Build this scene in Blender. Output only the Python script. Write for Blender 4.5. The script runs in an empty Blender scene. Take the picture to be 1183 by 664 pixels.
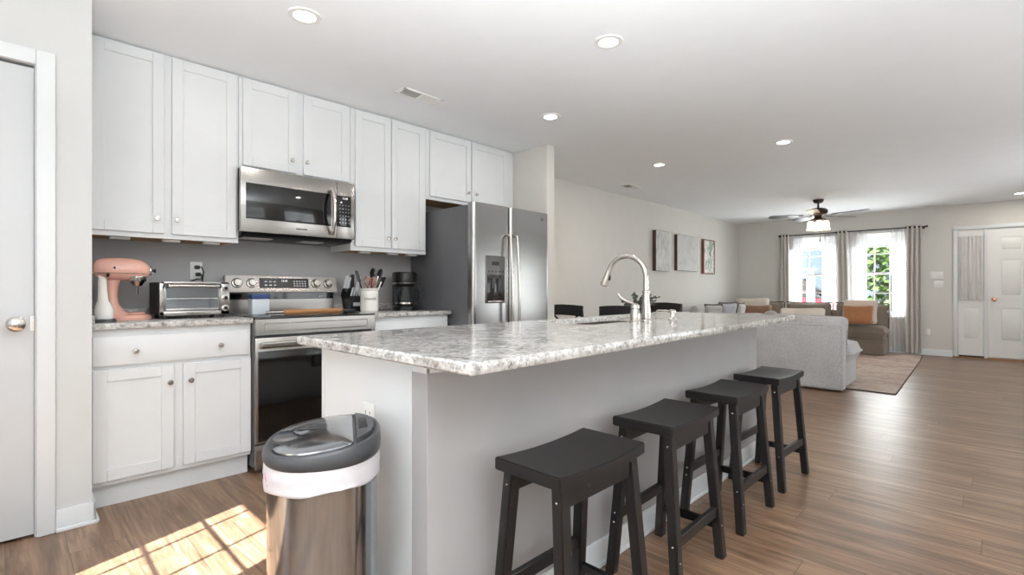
import bpy, bmesh, math, random
from mathutils import Vector, Matrix
R = math.radians
random.seed(7)
S = bpy.context.scene
COL = S.collection

# ------------------------------------------------------------------ camera, world, sun, exposure
cd = bpy.data.cameras.new('camera'); cam = bpy.data.objects.new('camera', cd); COL.objects.link(cam)
cam.location = (3.75, 0, 1.08); cam.rotation_euler = (R(90), 0, R(44.3))
cd.sensor_width = 36; cd.lens = 572 / 1183 * 36; cd.shift_y = 2.5 / 1183
cd.clip_start = 0.05; cd.clip_end = 200
S.camera = cam
S.view_settings.view_transform = 'Standard'; S.view_settings.look = 'None'
S.view_settings.exposure = -0.13; S.view_settings.gamma = 1.0; S.view_settings.use_curve_mapping = False

w = bpy.data.worlds.new('sky'); S.world = w; w.use_nodes = True
wn = w.node_tree.nodes; bg = wn['Background']
sky = wn.new('ShaderNodeTexSky'); sky.sky_type = 'NISHITA'; sky.sun_disc = False
sky.sun_elevation = R(43); sky.sun_rotation = R(198)
w.node_tree.links.new(sky.outputs[0], bg.inputs[0]); bg.inputs[1].default_value = 0.34

def lamp(name, kind, loc, power, color=(1, 1, 1), size=None, direction=None, **kw):
    l = bpy.data.lights.new(name, kind); l.energy = power; l.color = color
    o = bpy.data.objects.new(name, l); COL.objects.link(o); o.location = loc
    if kind == 'AREA' and size:
        l.shape = 'RECTANGLE'; l.size, l.size_y = size
    if direction: o.rotation_euler = Vector(direction).to_track_quat('-Z', 'Y').to_euler()
    for k, v in kw.items(): setattr(l, k, v)
    return o
SUN_DIR = (-0.313, 0.95, -0.97)
lamp('sun', 'SUN', (6, -6, 8), 48.0, (.95, .985, 1), direction=SUN_DIR, angle=R(0.3))
# unseen fill lamps added along the rear and side walls
DAY = (.925, .975, 1)
lamp('side_wall_fill', 'AREA', (5.52, 0.6, 1.35), 8, DAY, (2.2, 1.7), (-1, 0, .35))
lamp('side_wall_fill', 'AREA', (5.52, 4.0, 1.35), 32, DAY, (2.2, 1.7), (-1, 0, .35))
lamp('side_wall_fill', 'AREA', (5.52, 7.6, 1.35), 40, DAY, (2.2, 1.7), (-1, 0, .35))
lamp('rear_wall_fill', 'AREA', (3.95, -1.18, 1.35), 12, DAY, (2.2, 1.7), (0, 1, .35))
lamp('daylight_front_window', 'AREA', (1.31, 10.85, 1.36), 60, DAY, (.8, 1.4), (0, -1, 0))
lamp('daylight_front_window', 'AREA', (2.33, 10.85, 1.36), 60, DAY, (.8, 1.4), (0, -1, 0))
# fill lamp added beside the camera, aimed up to brighten the ceiling
lamp('ceiling_fill', 'AREA', (4.3, -.15, .95), 225, DAY, (.6, .6), (-.1, .15, 1), spread=R(140))

# ------------------------------------------------------------------ materials
def rgb(h):
    f = lambda c: c / 12.92 if c <= .04045 else ((c + .055) / 1.055) ** 2.4
    return tuple(f(int(h[i:i + 2], 16) / 255) for i in (0, 2, 4)) + (1,)
def base(name):
    m = bpy.data.materials.new(name); m.use_nodes = True
    return m, m.node_tree, m.node_tree.nodes['Principled BSDF']
def nd(t, k, **kw):
    n = t.nodes.new('ShaderNode' + k)
    for a, b in kw.items():
        if a[0] == '_': n.inputs[int(a[1:])].default_value = b
        else: setattr(n, a, b)
    return n
def coords(t, scale=(1, 1, 1), rot=(0, 0, 0), kind='Object'):
    c = nd(t, 'TexCoord'); mp = nd(t, 'Mapping')
    mp.inputs['Scale'].default_value = scale; mp.inputs['Rotation'].default_value = rot
    t.links.new(c.outputs[kind], mp.inputs[0]); return mp.outputs[0]
def noise(t, vec, scale, detail=3, rough=.5, dist=0):
    n = nd(t, 'TexNoise'); n.inputs['Scale'].default_value = scale; n.inputs['Detail'].default_value = detail
    n.inputs['Roughness'].default_value = rough; n.inputs['Distortion'].default_value = dist
    t.links.new(vec, n.inputs['Vector']); return n.outputs[0]
def ramp(t, fac, stops):
    r = nd(t, 'ValToRGB'); e = r.color_ramp.elements
    while len(e) < len(stops): e.new(.5)
    for i, (p, c) in enumerate(stops): e[i].position = p; e[i].color = c
    t.links.new(fac, r.inputs[0]); return r.outputs[0]
def bump(t, p, h, strength, dist=.01):
    b = nd(t, 'Bump'); b.inputs['Strength'].default_value = strength; b.inputs['Distance'].default_value = dist
    t.links.new(h, b.inputs['Height']); t.links.new(b.outputs[0], p.inputs['Normal'])
def shade(c, k): return (c[0] * k, c[1] * k, c[2] * k, 1)

def plain(name, col, rough=.5, metal=0, var=.06, scale=6, bmp=0, bscale=200, coat=0, emit=None, stretch=(1, 1, 1)):
    m, t, p = base(name); c = rgb(col) if isinstance(col, str) else col
    v = coords(t, stretch)
    t.links.new(ramp(t, noise(t, v, scale, 4), [(.3, shade(c, 1 - var)), (.7, shade(c, 1 + var))]), p.inputs['Base Color'])
    p.inputs['Roughness'].default_value = rough; p.inputs['Metallic'].default_value = metal
    if coat: p.inputs['Coat Weight'].default_value = coat; p.inputs['Coat Roughness'].default_value = .08
    if bmp: bump(t, p, noise(t, v, bscale, 2), bmp, .002)
    if emit:
        p.inputs['Emission Color'].default_value = emit[:3] + (1,); p.inputs['Emission Strength'].default_value = emit[3]
    return m
def steel(name, col, rough=.26, stretch=(1, 1, 60), aniso=.5, var=.05):
    m, t, p = base(name); c = rgb(col); v = coords(t, stretch)
    n = noise(t, v, 6, 5, .6)
    t.links.new(ramp(t, n, [(.3, shade(c, 1 - var)), (.7, shade(c, 1 + var))]), p.inputs['Base Color'])
    mr = nd(t, 'MapRange'); mr.inputs[3].default_value = rough * .85; mr.inputs[4].default_value = rough * 1.2
    t.links.new(n, mr.inputs[0]); t.links.new(mr.outputs[0], p.inputs['Roughness'])
    p.inputs['Metallic'].default_value = 1; p.inputs['Anisotropic'].default_value = aniso
    return m
def fabric(name, col, var=.14, weave=150, bmp=.5, sheen=.3, big=5):
    m, t, p = base(name); c = rgb(col); v = coords(t)
    a = noise(t, v, weave, 2, .7); b = noise(t, coords(t, (1, 1, 1)), big, 4)
    mx = nd(t, 'MixRGB', blend_type='MULTIPLY'); mx.inputs[0].default_value = 1
    t.links.new(ramp(t, a, [(.3, shade(c, 1 - var * 1.5)), (.7, shade(c, 1 + var))]), mx.inputs[1])
    t.links.new(ramp(t, b, [(.3, (.86, .86, .86, 1)), (.7, (1, 1, 1, 1))]), mx.inputs[2])
    t.links.new(mx.outputs[0], p.inputs['Base Color']); p.inputs['Roughness'].default_value = .95
    p.inputs['Sheen Weight'].default_value = sheen; bump(t, p, a, bmp, .004)
    return m

def floor_mat():
    m, t, p = base('wood_plank_floor'); L = t.links
    geo = nd(t, 'NewGeometry'); sp = nd(t, 'SeparateXYZ'); L.new(geo.outputs['Position'], sp.inputs[0])
    def mth(op, a, b=None):
        n = nd(t, 'Math', operation=op)
        for i, q in enumerate((a, b)):
            if q is None: continue
            if isinstance(q, (int, float)): n.inputs[i].default_value = q
            else: L.new(q, n.inputs[i])
        return n.outputs[0]
    row = mth('DIVIDE', sp.outputs[1], .185); rf = mth('FLOOR', row)
    wnz = nd(t, 'TexWhiteNoise', noise_dimensions='1D'); L.new(rf, wnz.inputs['W'])
    xx = mth('ADD', mth('DIVIDE', sp.outputs[0], 1.22), wnz.outputs[0]); cf = mth('FLOOR', xx)
    cb = nd(t, 'CombineXYZ'); L.new(rf, cb.inputs[0]); L.new(cf, cb.inputs[1])
    wr = nd(t, 'TexWhiteNoise', noise_dimensions='2D'); L.new(cb.outputs[0], wr.inputs['Vector'])
    g = nd(t, 'CombineXYZ'); L.new(mth('ADD', mth('MULTIPLY', sp.outputs[0], 1.1), mth('MULTIPLY', wr.outputs[0], 40)), g.inputs[0])
    L.new(mth('MULTIPLY', sp.outputs[1], 13), g.inputs[1])
    n1 = noise(t, g.outputs[0], 1.5, 6, .62, .9)
    g2 = nd(t, 'CombineXYZ'); L.new(mth('ADD', mth('MULTIPLY', sp.outputs[0], 3), mth('MULTIPLY', wr.outputs[0], 90)), g2.inputs[0])
    L.new(mth('MULTIPLY', sp.outputs[1], 80), g2.inputs[1]); n2 = noise(t, g2.outputs[0], 1.0, 3, .6)
    col = ramp(t, n1, [(.28, rgb('574332')), (.45, rgb('7d614b')), (.6, rgb('997b62')), (.75, rgb('b3977e'))])
    mx = nd(t, 'MixRGB', blend_type='MULTIPLY'); mx.inputs[0].default_value = .55
    L.new(col, mx.inputs[1]); L.new(ramp(t, n2, [(.35, (.55, .5, .46, 1)), (.6, (1, 1, 1, 1))]), mx.inputs[2])
    m2 = nd(t, 'MixRGB', blend_type='MULTIPLY'); m2.inputs[0].default_value = 1
    L.new(mx.outputs[0], m2.inputs[1]); L.new(ramp(t, wr.outputs[0], [(0, (.8, .78, .76, 1)), (1, (1.0, 1.0, 1.0, 1))]), m2.inputs[2])
    fy = mth('FRACT', row); fx = mth('FRACT', xx)
    gap = mth('MAXIMUM', mth('LESS_THAN', fy, .012), mth('LESS_THAN', fx, .0022))
    m3 = nd(t, 'MixRGB'); L.new(gap, m3.inputs[0]); L.new(m2.outputs[0], m3.inputs[1]); m3.inputs[2].default_value = rgb('4a382e')
    L.new(m3.outputs[0], p.inputs['Base Color'])
    p.inputs['Roughness'].default_value = .35; p.inputs['Specular IOR Level'].default_value = .55
    h = mth('SUBTRACT', mth('MULTIPLY', n1, .3), gap); bump(t, p, h, .18, .002)
    return m
def granite_mat():
    m, t, p = base('white_granite'); L = t.links; v = coords(t, (1, .75, 1))
    n1 = noise(t, v, 60, 6, .7, .5); n2 = noise(t, v, 105, 3, .6, .3); n3 = noise(t, v, 12, 4, .6, 1.0)
    c = ramp(t, n1, [(.32, rgb('827e7b')), (.42, rgb('b4b0ad')), (.52, rgb('d3d1ce')), (.7, rgb('e6e4e2'))])
    mx = nd(t, 'MixRGB', blend_type='MULTIPLY'); mx.inputs[0].default_value = .8
    L.new(c, mx.inputs[1]); L.new(ramp(t, n2, [(.30, rgb('4a4745')), (.37, rgb('d5d1ce')), (.44, (1, 1, 1, 1))]), mx.inputs[2])
    m2 = nd(t, 'MixRGB', blend_type='MULTIPLY'); m2.inputs[0].default_value = 1
    L.new(mx.outputs[0], m2.inputs[1]); L.new(ramp(t, n3, [(.3, rgb('c2bdb9')), (.6, (1, 1, 1, 1))]), m2.inputs[2])
    L.new(m2.outputs[0], p.inputs['Base Color']); p.inputs['Roughness'].default_value = .12
    return m
def black_wood():
    m, t, p = base('worn_black_wood'); L = t.links
    g = nd(t, 'NewGeometry'); n = noise(t, coords(t), 60, 4, .7)
    a = nd(t, 'Math', operation='MULTIPLY'); L.new(g.outputs['Pointiness'], a.inputs[0]); L.new(n, a.inputs[1])
    L.new(ramp(t, a.outputs[0], [(.40, rgb('161414')), (.54, rgb('4d4742'))]), p.inputs['Base Color'])
    p.inputs['Roughness'].default_value = .42; bump(t, p, noise(t, coords(t, (30, 2, 2)), 5, 3), .08, .003)
    return m
def sheer_mat(name, tr=.45, col=(.95, .95, .97, 1)):
    m = bpy.data.materials.new(name); m.use_nodes = True; t = m.node_tree
    for n in list(t.nodes): t.nodes.remove(n)
    o = nd(t, 'OutputMaterial'); a = nd(t, 'BsdfTransparent'); b = nd(t, 'BsdfTranslucent'); d = nd(t, 'BsdfDiffuse')
    b.inputs[0].default_value = col; d.inputs[0].default_value = col
    m1 = nd(t, 'MixShader'); m1.inputs[0].default_value = .5; m2 = nd(t, 'MixShader')
    n = noise(t, coords(t, (1, 1, .02)), 40, 2)
    mr = nd(t, 'MapRange'); mr.inputs[3].default_value = tr + .1; mr.inputs[4].default_value = tr - .1
    t.links.new(n, mr.inputs[0]); t.links.new(mr.outputs[0], m2.inputs[0])
    t.links.new(b.outputs[0], m1.inputs[1]); t.links.new(d.outputs[0], m1.inputs[2])
    t.links.new(m1.outputs[0], m2.inputs[1]); t.links.new(a.outputs[0], m2.inputs[2]); t.links.new(m2.outputs[0], o.inputs[0])
    return m
def glass_mat(name, tint=(1, 1, 1, 1), refl=1.45):
    m = bpy.data.materials.new(name); m.use_nodes = True; t = m.node_tree
    for n in list(t.nodes): t.nodes.remove(n)
    o = nd(t, 'OutputMaterial'); a = nd(t, 'BsdfTransparent'); a.inputs[0].default_value = tint
    g = nd(t, 'BsdfGlossy'); g.inputs['Roughness'].default_value = .03
    f = nd(t, 'LayerWeight'); f.inputs[0].default_value = .5; mx = nd(t, 'MixShader')
    pw = nd(t, 'Math', operation='POWER'); pw.inputs[1].default_value = 4; t.links.new(f.outputs['Facing'], pw.inputs[0])
    ma = nd(t, 'Math', operation='MULTIPLY_ADD'); ma.inputs[1].default_value = .8; ma.inputs[2].default_value = .04; t.links.new(pw.outputs[0], ma.inputs[0])
    t.links.new(ma.outputs[0], mx.inputs[0]); t.links.new(a.outputs[0], mx.inputs[1]); t.links.new(g.outputs[0], mx.inputs[2])
    t.links.new(mx.outputs[0], o.inputs[0]); return m
def art_mat(name, cols, scale, rough=.6, stretch=(1, 1, 1), dist=2):
    m, t, p = base(name); n = noise(t, coords(t, stretch), scale, 5, .65, dist); k = len(cols)
    t.links.new(ramp(t, n, [(.3 + .4 * i / (k - 1), rgb(c)) for i, c in enumerate(cols)]), p.inputs['Base Color'])
    p.inputs['Roughness'].default_value = rough; return m
def curtain_mat():
    m, t, p = base('patterned_grey_curtain'); L = t.links
    wv = nd(t, 'TexWave', wave_type='BANDS', bands_direction='Z'); wv.inputs['Scale'].default_value = 11
    wv.inputs['Distortion'].default_value = 3; wv.inputs['Detail'].default_value = 2; L.new(coords(t), wv.inputs['Vector'])
    L.new(ramp(t, wv.outputs[0], [(.35, rgb('c6c2bc')), (.65, rgb('dcd8d2'))]), p.inputs['Base Color'])
    p.inputs['Roughness'].default_value = .9; return m
def rug_mat():
    m, t, p = base('faded_rug_pile'); L = t.links
    n = noise(t, coords(t), 3.5, 6, .7, 1.5); f = noise(t, coords(t), 160, 2)
    L.new(ramp(t, n, [(.3, rgb('907a70')), (.5, rgb('b09c90')), (.7, rgb('c6b7aa'))]), p.inputs['Base Color'])
    p.inputs['Roughness'].default_value = 1; bump(t, p, f, .6, .006); return m

M = dict(
    wall=plain('light_grey_wall_paint', 'd8d5cf', .7, var=.015, bmp=.05),
    pantry=plain('pale_grey_wall_paint', 'd0d1d0', .7, var=.015, bmp=.05),
    grey=plain('mid_grey_wall_paint', 'aba9a9', .65, var=.02, bmp=.05),
    ceil=plain('ceiling_paint', 'f5f7f9', .85, var=.01, bmp=.06),
    trim=plain('white_trim_paint', 'e2e5e7', .4, var=.01),
    cab=plain('white_cabinet_paint', 'e4e6e7', .38, var=.012),
    door=plain('white_door_paint', 'ebeae6', .45, var=.012),
    floor=floor_mat(), granite=granite_mat(), bwood=black_wood(),
    steel=steel('brushed_stainless_steel', 'a3a2a1', .22), steelh=steel('horizontal_brushed_steel', 'a6a29e', .24, (60, 1, 60)),
    steelv=steel('polished_bin_steel', 'aaafb5', .13, (40, 40, 1), .3), nickel=steel('satin_nickel', 'cfcac4', .2, (8, 8, 8), 0),
    chrome=steel('chrome_metal', 'dedede', .08, (5, 5, 5), 0, .02), fridge=plain('dark_grey_enamel', '5d5d60', .42, var=.04, bmp=.1, bscale=500),
    bglass=plain('black_glass', '0a0a0b', .06, var=.1, coat=.5), black=plain('black_plastic', '151515', .35, var=.1),
    blackm=plain('matte_black_plastic', '1b1b1c', .6, var=.1), dgrey=plain('charcoal_plastic', '3a3a3d', .42, var=.05),
    white=plain('white_plastic', 'f0efec', .4, var=.01), coral=plain('coral_enamel', 'e9b3a2', .25, var=.03, coat=.5),
    ceramic=plain('white_ceramic', 'efece6', .25, var=.02, coat=.3), raw=plain('raw_plywood', 'b08a5e', .6, var=.12, stretch=(1, 12, 1)),
    linen=fabric('light_grey_linen', 'bfbdbd', .2, 110), taupe=fabric('taupe_linen', '827567', .12), piping=plain('dark_piping', '625a52', .9),
    cream=fabric('cream_cotton', 'ddd2c4', .06), rust=fabric('rust_velvet', 'a5714a', .12, 60, .3, .6, 12), blush=fabric('blush_cotton', 'd9c9bd', .06),
    bluegrey=fabric('blue_grey_cotton', 'a3a4ac', .08), brown=fabric('brown_velvet', '8d6a54', .1, 60, .3, .6), palegrey=fabric('pale_grey_cotton', 'b7b3ae', .08),
    curtain=curtain_mat(), sheer=sheer_mat('white_sheer_voile', .42), lace=sheer_mat('grey_gathered_voile', .12, (.7, .69, .68, 1)),
    glass=glass_mat('window_glass'), cglass=glass_mat('carafe_glass', (.72, .74, .77, 1)), oglass=glass_mat('oven_door_glass', (.96, .97, .98, 1)), liner=plain('light_oven_liner', 'e4e6e8', .4), voile=plain('pale_grey_voile', 'cfccc8', .9),
    rug=rug_mat(), bronze=plain('oiled_bronze', '3a2c24', .4, .6, .15), blade=plain('grey_wood_blade', '77747a', .3, 0, .15, stretch=(2, 2, 2)),
    frost=plain('frosted_shade_glass', 'f4e6cc', .4, emit=(1, .8, .55, 4)), lens=plain('downlight_lens', 'ffffff', .4, emit=(1, .98, .95, 12)),
    frame=plain('walnut_frame', '4d362a', .5, var=.25, stretch=(1, 8, 1)), frame2=plain('redwood_frame', '7d4d3b', .5, var=.2),
    art1=art_mat('streaked_grey_painting', ['8f9090', 'b9b9b7', 'd8d6d2', 'cfcac2'], 5, stretch=(3, 3, .7)),
    art2=art_mat('misty_silver_painting', ['a9a9a8', 'bdbcba', 'c8c6c3', 'b3b2b0'], 2.2, stretch=(1, 1, 1)),
    art3=art_mat('green_botanical_painting', ['2f4a44', '6f8178', 'd9d5cb', 'e4dfd6', 'a8937c'], 3.2, stretch=(2, 2, 1)),
    leaf=art_mat('eucalyptus_leaf', ['3c4a40', '56655a', '76857a'], 12), leaf2=art_mat('tree_leaf', ['2a4216', '455f22', '6d843a'], 1.1),
    trunk=plain('bark', '5b4a3c', .9, var=.3), grass=plain('lawn', '4c6430', 1, var=.25, scale=2), asphalt=plain('driveway', '6d6c6a', .9, var=.1),
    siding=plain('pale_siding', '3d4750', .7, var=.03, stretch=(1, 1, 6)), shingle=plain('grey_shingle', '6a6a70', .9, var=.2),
    bluecar=plain('slate_blue_paint', '4d5c74', .2, .3, coat=.8), redcar=plain('red_paint', 'b03038', .2, .2, coat=.8), tyre=plain('tyre_rubber', '1a1a1a', .8),
    bag=plain('white_bin_liner', 'dcd8dc', .4, var=.05, scale=14, bmp=1.0, bscale=26), door_toned=plain('white_door_paint_toned', 'd3d5d7', .45, var=.012), pink=plain('pink_print', 'd77fae', .5),  # pantry door: the white door paint, darkened to offset strong light there
    blue=plain('navy_lid', '2b3f6f', .4), clear=plain('frosted_tub', 'cfd6dc', .3, var=.05), wood=plain('light_wood', 'b07a4e', .5, var=.15, stretch=(8, 1, 8)),
    cop=plain('rose_gold_metal', 'c9907c', .25, .8), digit=plain('display_digits', 'ffffff', .5, emit=(.8, .9, 1, .5)), print=plain('light_print', 'c9c9c9', .5),
    ink=plain('dark_ink', '55504c', .6), gran2=plain('smoked_panel', '2c2a29', .15, coat=.4), dispenser=plain('dispenser_grey', '6f6e6d', .3, .6),
)

# ------------------------------------------------------------------ mesh building
class MB:
    def __init__(s): s.bm = bmesh.new()
    def add(s, b, mx=None):
        if mx is not None: bmesh.ops.transform(b, matrix=mx, verts=b.verts)
        me = bpy.data.meshes.new('t'); b.to_mesh(me); b.free(); s.bm.from_mesh(me); bpy.data.meshes.remove(me); return s
    def box(s, x0, x1, y0, y1, z0, z1, bev=0, seg=2, mx=None):
        b = bmesh.new(); bmesh.ops.create_cube(b, size=1)
        bmesh.ops.transform(b, matrix=Matrix.Translation(((x0 + x1) / 2, (y0 + y1) / 2, (z0 + z1) / 2)) @ Matrix.Diagonal((abs(x1 - x0), abs(y1 - y0), abs(z1 - z0), 1)), verts=b.verts)
        if bev: bmesh.ops.bevel(b, geom=b.edges[:], offset=bev, segments=seg, affect='EDGES', profile=.5)
        return s.add(b, mx)
    def poly(s, pts, axis, a0, a1, bev=0, mx=None):
        # extrude a 2-D outline along axis 0/1/2
        b = bmesh.new()
        def v(p, a): q = list(p); q.insert(axis, a); return b.verts.new(q)
        lo = [v(p, a0) for p in pts]; hi = [v(p, a1) for p in pts]
        b.faces.new(lo); b.faces.new(hi[::-1])
        for i in range(len(pts)): j = (i + 1) % len(pts); b.faces.new((lo[i], hi[i], hi[j], lo[j]))
        bmesh.ops.recalc_face_normals(b, faces=b.faces)
        if bev: bmesh.ops.bevel(b, geom=b.edges[:], offset=bev, segments=2, affect='EDGES')
        return s.add(b, mx)
    def hexa(s, lo, hi, bev=0):
        b = bmesh.new(); l = [b.verts.new(p) for p in lo]; h = [b.verts.new(p) for p in hi]; n = len(lo)
        b.faces.new(l); b.faces.new(h[::-1])
        for i in range(n): j = (i + 1) % n; b.faces.new((l[i], h[i], h[j], l[j]))
        bmesh.ops.recalc_face_normals(b, faces=b.faces)
        if bev: bmesh.ops.bevel(b, geom=b.edges[:], offset=bev, segments=2, affect='EDGES')
        return s.add(b)
    def cyl(s, p0, p1, r0, r1=None, n=24, bev=0):
        p0, p1 = Vector(p0), Vector(p1); d = p1 - p0; b = bmesh.new()
        bmesh.ops.create_cone(b, cap_ends=True, segments=n, radius1=r0, radius2=r0 if r1 is None else r1, depth=d.length)
        if bev: bmesh.ops.bevel(b, geom=[e for e in b.edges if abs(e.verts[0].co.z - e.verts[1].co.z) < 1e-6], offset=bev, segments=2, affect='EDGES')
        return s.add(b, Matrix.Translation((p0 + p1) / 2) @ d.to_track_quat('Z', 'Y').to_matrix().to_4x4())
    def lathe(s, prof, c=(0, 0, 0), n=32, mx=None, d=(0, 0, 1), ring=False):
        b = bmesh.new(); rings = []
        for r, z in prof:
            rings.append([b.verts.new((r * math.cos(2 * math.pi * i / n), r * math.sin(2 * math.pi * i / n), z)) for i in range(n)] if r > 1e-6 else [b.verts.new((0, 0, z))])
        for A, B in zip(rings, rings[1:]):
            for i in range(n):
                j = (i + 1) % n; q = [A[i % len(A)], A[j % len(A)], B[j % len(B)], B[i % len(B)]]; q = list(dict.fromkeys(q))
                if len(q) > 2: b.faces.new(q)
        if ring:
            for i in range(n): j = (i + 1) % n; b.faces.new((rings[-1][i], rings[-1][j], rings[0][j], rings[0][i]))
        else:
            if len(rings[0]) > 1: b.faces.new(rings[0][::-1])
            if len(rings[-1]) > 1: b.faces.new(rings[-1])
        bmesh.ops.recalc_face_normals(b, faces=b.faces)
        T = Matrix.Translation(c) @ Vector(d).to_track_quat('Z', 'Y').to_matrix().to_4x4()
        return s.add(b, T if mx is None else mx @ T)
    def tube(s, pts, r, n=10, mx=None):
        pts = [Vector(p) for p in pts]; rs = r if isinstance(r, (list, tuple)) else [r] * len(pts)
        b = bmesh.new(); rings = []; up = Vector((0, 0, 1))
        for i, p in enumerate(pts):
            t = (pts[min(i + 1, len(pts) - 1)] - pts[max(i - 1, 0)]).normalized()
            if i == 0: u = t.orthogonal().normalized()
            else: u = (u - t * u.dot(t)).normalized()
            v = t.cross(u); rings.append([b.verts.new(p + (u * math.cos(a) + v * math.sin(a)) * rs[i]) for a in [2 * math.pi * k / n for k in range(n)]])
        for A, B in zip(rings, rings[1:]):
            for i in range(n): j = (i + 1) % n; b.faces.new((A[i], A[j], B[j], B[i]))
        b.faces.new(rings[0][::-1]); b.faces.new(rings[-1]); bmesh.ops.recalc_face_normals(b, faces=b.faces)
        return s.add(b, mx)
    def ball(s, c, r, u=20, v=12, mx=None):
        b = bmesh.new(); bmesh.ops.create_uvsphere(b, u_segments=u, v_segments=v, radius=1)
        r = (r, r, r) if isinstance(r, (int, float)) else r
        T = Matrix.Translation(c) @ Matrix.Diagonal((*r, 1)); return s.add(b, T if mx is None else mx @ T)
    def sheet(s, f, nu, nv, thick=0, mx=None):
        b = bmesh.new(); g = [[b.verts.new(f(i / nu, j / nv)) for j in range(nv + 1)] for i in range(nu + 1)]
        for i in range(nu):
            for j in range(nv): b.faces.new((g[i][j], g[i + 1][j], g[i + 1][j + 1], g[i][j + 1]))
        bmesh.ops.recalc_face_normals(b, faces=b.faces)
        if thick: bmesh.ops.solidify(b, geom=b.faces[:], thickness=thick)
        return s.add(b, mx)
    def cushion(s, w, h, t, mx, n=18, pinch=.05, p=.45, flange=0, seed=0, lump=.03, sq=4, rnd_=.10):
        # pillow in the local XZ plane, thickness along Y
        rnd = random.Random(seed); ph = [rnd.uniform(0, 6.28) for _ in range(4)]
        b = bmesh.new()
        def pt(i, j, sd):
            u, v = -1 + 2 * i / n, -1 + 2 * j / n
            k = max(0, (1 - abs(u) ** sq)) * max(0, (1 - abs(v) ** sq)); th = (k ** p) * t / 2
            th *= 1 + lump * math.sin(3 * u + ph[0]) + lump * math.sin(4 * v + ph[1])
            x = u * w / 2 * (1 - pinch * (1 - v * v) * u * u); z = v * h / 2 * (1 - pinch * (1 - u * u) * v * v)
            q_ = 1 - rnd_ * (u * v) ** 6; x *= q_; z *= q_; z += .012 * math.sin(2.5 * u + ph[2]) * h
            return (x, sd * th, z)
        A = [[b.verts.new(pt(i, j, 1)) for j in range(n + 1)] for i in range(n + 1)]
        B = [[A[i][j] if i in (0, n) or j in (0, n) else b.verts.new(pt(i, j, -1)) for j in range(n + 1)] for i in range(n + 1)]
        for i in range(n):
            for j in range(n):
                b.faces.new((A[i][j], A[i + 1][j], A[i + 1][j + 1], A[i][j + 1])); q = (B[i][j], B[i][j + 1], B[i + 1][j + 1], B[i + 1][j])
                if len(set(q)) == 4 and not all(x in (A[i][j], A[i + 1][j], A[i + 1][j + 1], A[i][j + 1]) for x in q): b.faces.new(q)
        bmesh.ops.recalc_face_normals(b, faces=b.faces)
        s.add(b, mx)
        if flange:
            edge = [(-1 + 2 * k / n, -1) for k in range(n)] + [(1, -1 + 2 * k / n) for k in range(n)] + [(1 - 2 * k / n, 1) for k in range(n)] + [(-1, 1 - 2 * k / n) for k in range(n + 1)]
            ctr = []
            for u, v in edge:
                x = u * w / 2 * (1 - pinch * (1 - v * v) * u * u); z = v * h / 2 * (1 - pinch * (1 - u * u) * v * v) 
                q_ = 1 - rnd_ * (u * v) ** 6; x *= q_; z = z * q_ + .012 * math.sin(2.5 * u + ph[2]) * h
                ctr.append(mx @ Vector((x * 1.01, 0, z * 1.01)))
            s.tube(ctr, flange, 6)
        return s
    def xf(s, mx): bmesh.ops.transform(s.bm, matrix=mx, verts=s.bm.verts); return s
    def build(s, name, mat, parent=None, smooth=True, ang=38, **props):
        off = Vector((0, 0, 0)); q = parent
        while q is not None: off += q.location; q = q.parent
        bmesh.ops.translate(s.bm, verts=s.bm.verts, vec=-off)
        if smooth:
            for f in s.bm.faces: f.smooth = True
            for e in s.bm.edges:
                if len(e.link_faces) == 2 and e.calc_face_angle(0) > R(ang): e.smooth = False
        me = bpy.data.meshes.new(name); s.bm.to_mesh(me); s.bm.free()
        o = bpy.data.objects.new(name, me); COL.objects.link(o); me.materials.append(M[mat] if isinstance(mat, str) else mat)
        if parent is not None: o.parent = parent
        for k, v in props.items(): o[k] = v
        return o
    def struct(s, name, mat, parent=None): return s.build(name, mat, parent, **({} if parent else {'kind': 'structure'}))
def thing(name, label, cat, loc=(0, 0, 0), group=None):
    o = bpy.data.objects.new(name, None); COL.objects.link(o); o.location = loc; o.empty_display_size = .1
    bpy.context.view_layer.update()
    o['label'] = label; o['category'] = cat
    if group: o['group'] = group
    return o
def solo(o, label, cat, group=None):
    # a thing that is one mesh: move its origin to its own base centre
    bb = [v.co for v in o.data.vertices]; c = Vector(((min(v.x for v in bb) + max(v.x for v in bb)) / 2, (min(v.y for v in bb) + max(v.y for v in bb)) / 2, min(v.z for v in bb)))
    o.data.transform(Matrix.Translation(-c)); o.location = c
    o['label'] = label; o['category'] = cat
    if group: o['group'] = group
    return o
def dup(root, loc, label, rz=0):
    r = root.copy(); COL.objects.link(r); r.location = loc; r.rotation_euler = (0, 0, rz); r['label'] = label
    for ch in root.children:
        c = ch.copy(); COL.objects.link(c); c.parent = r
        for g in ch.children:
            d = g.copy(); COL.objects.link(d); d.parent = c
    return r
def TR(loc, rz=0, rx=0, ry=0):
    return Matrix.Translation(loc) @ Matrix.Rotation(R(rz), 4, 'Z') @ Matrix.Rotation(R(ry), 4, 'Y') @ Matrix.Rotation(R(rx), 4, 'X')
FONT_CURVE = bpy.data.curves.new('lettering', 'FONT')
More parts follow.
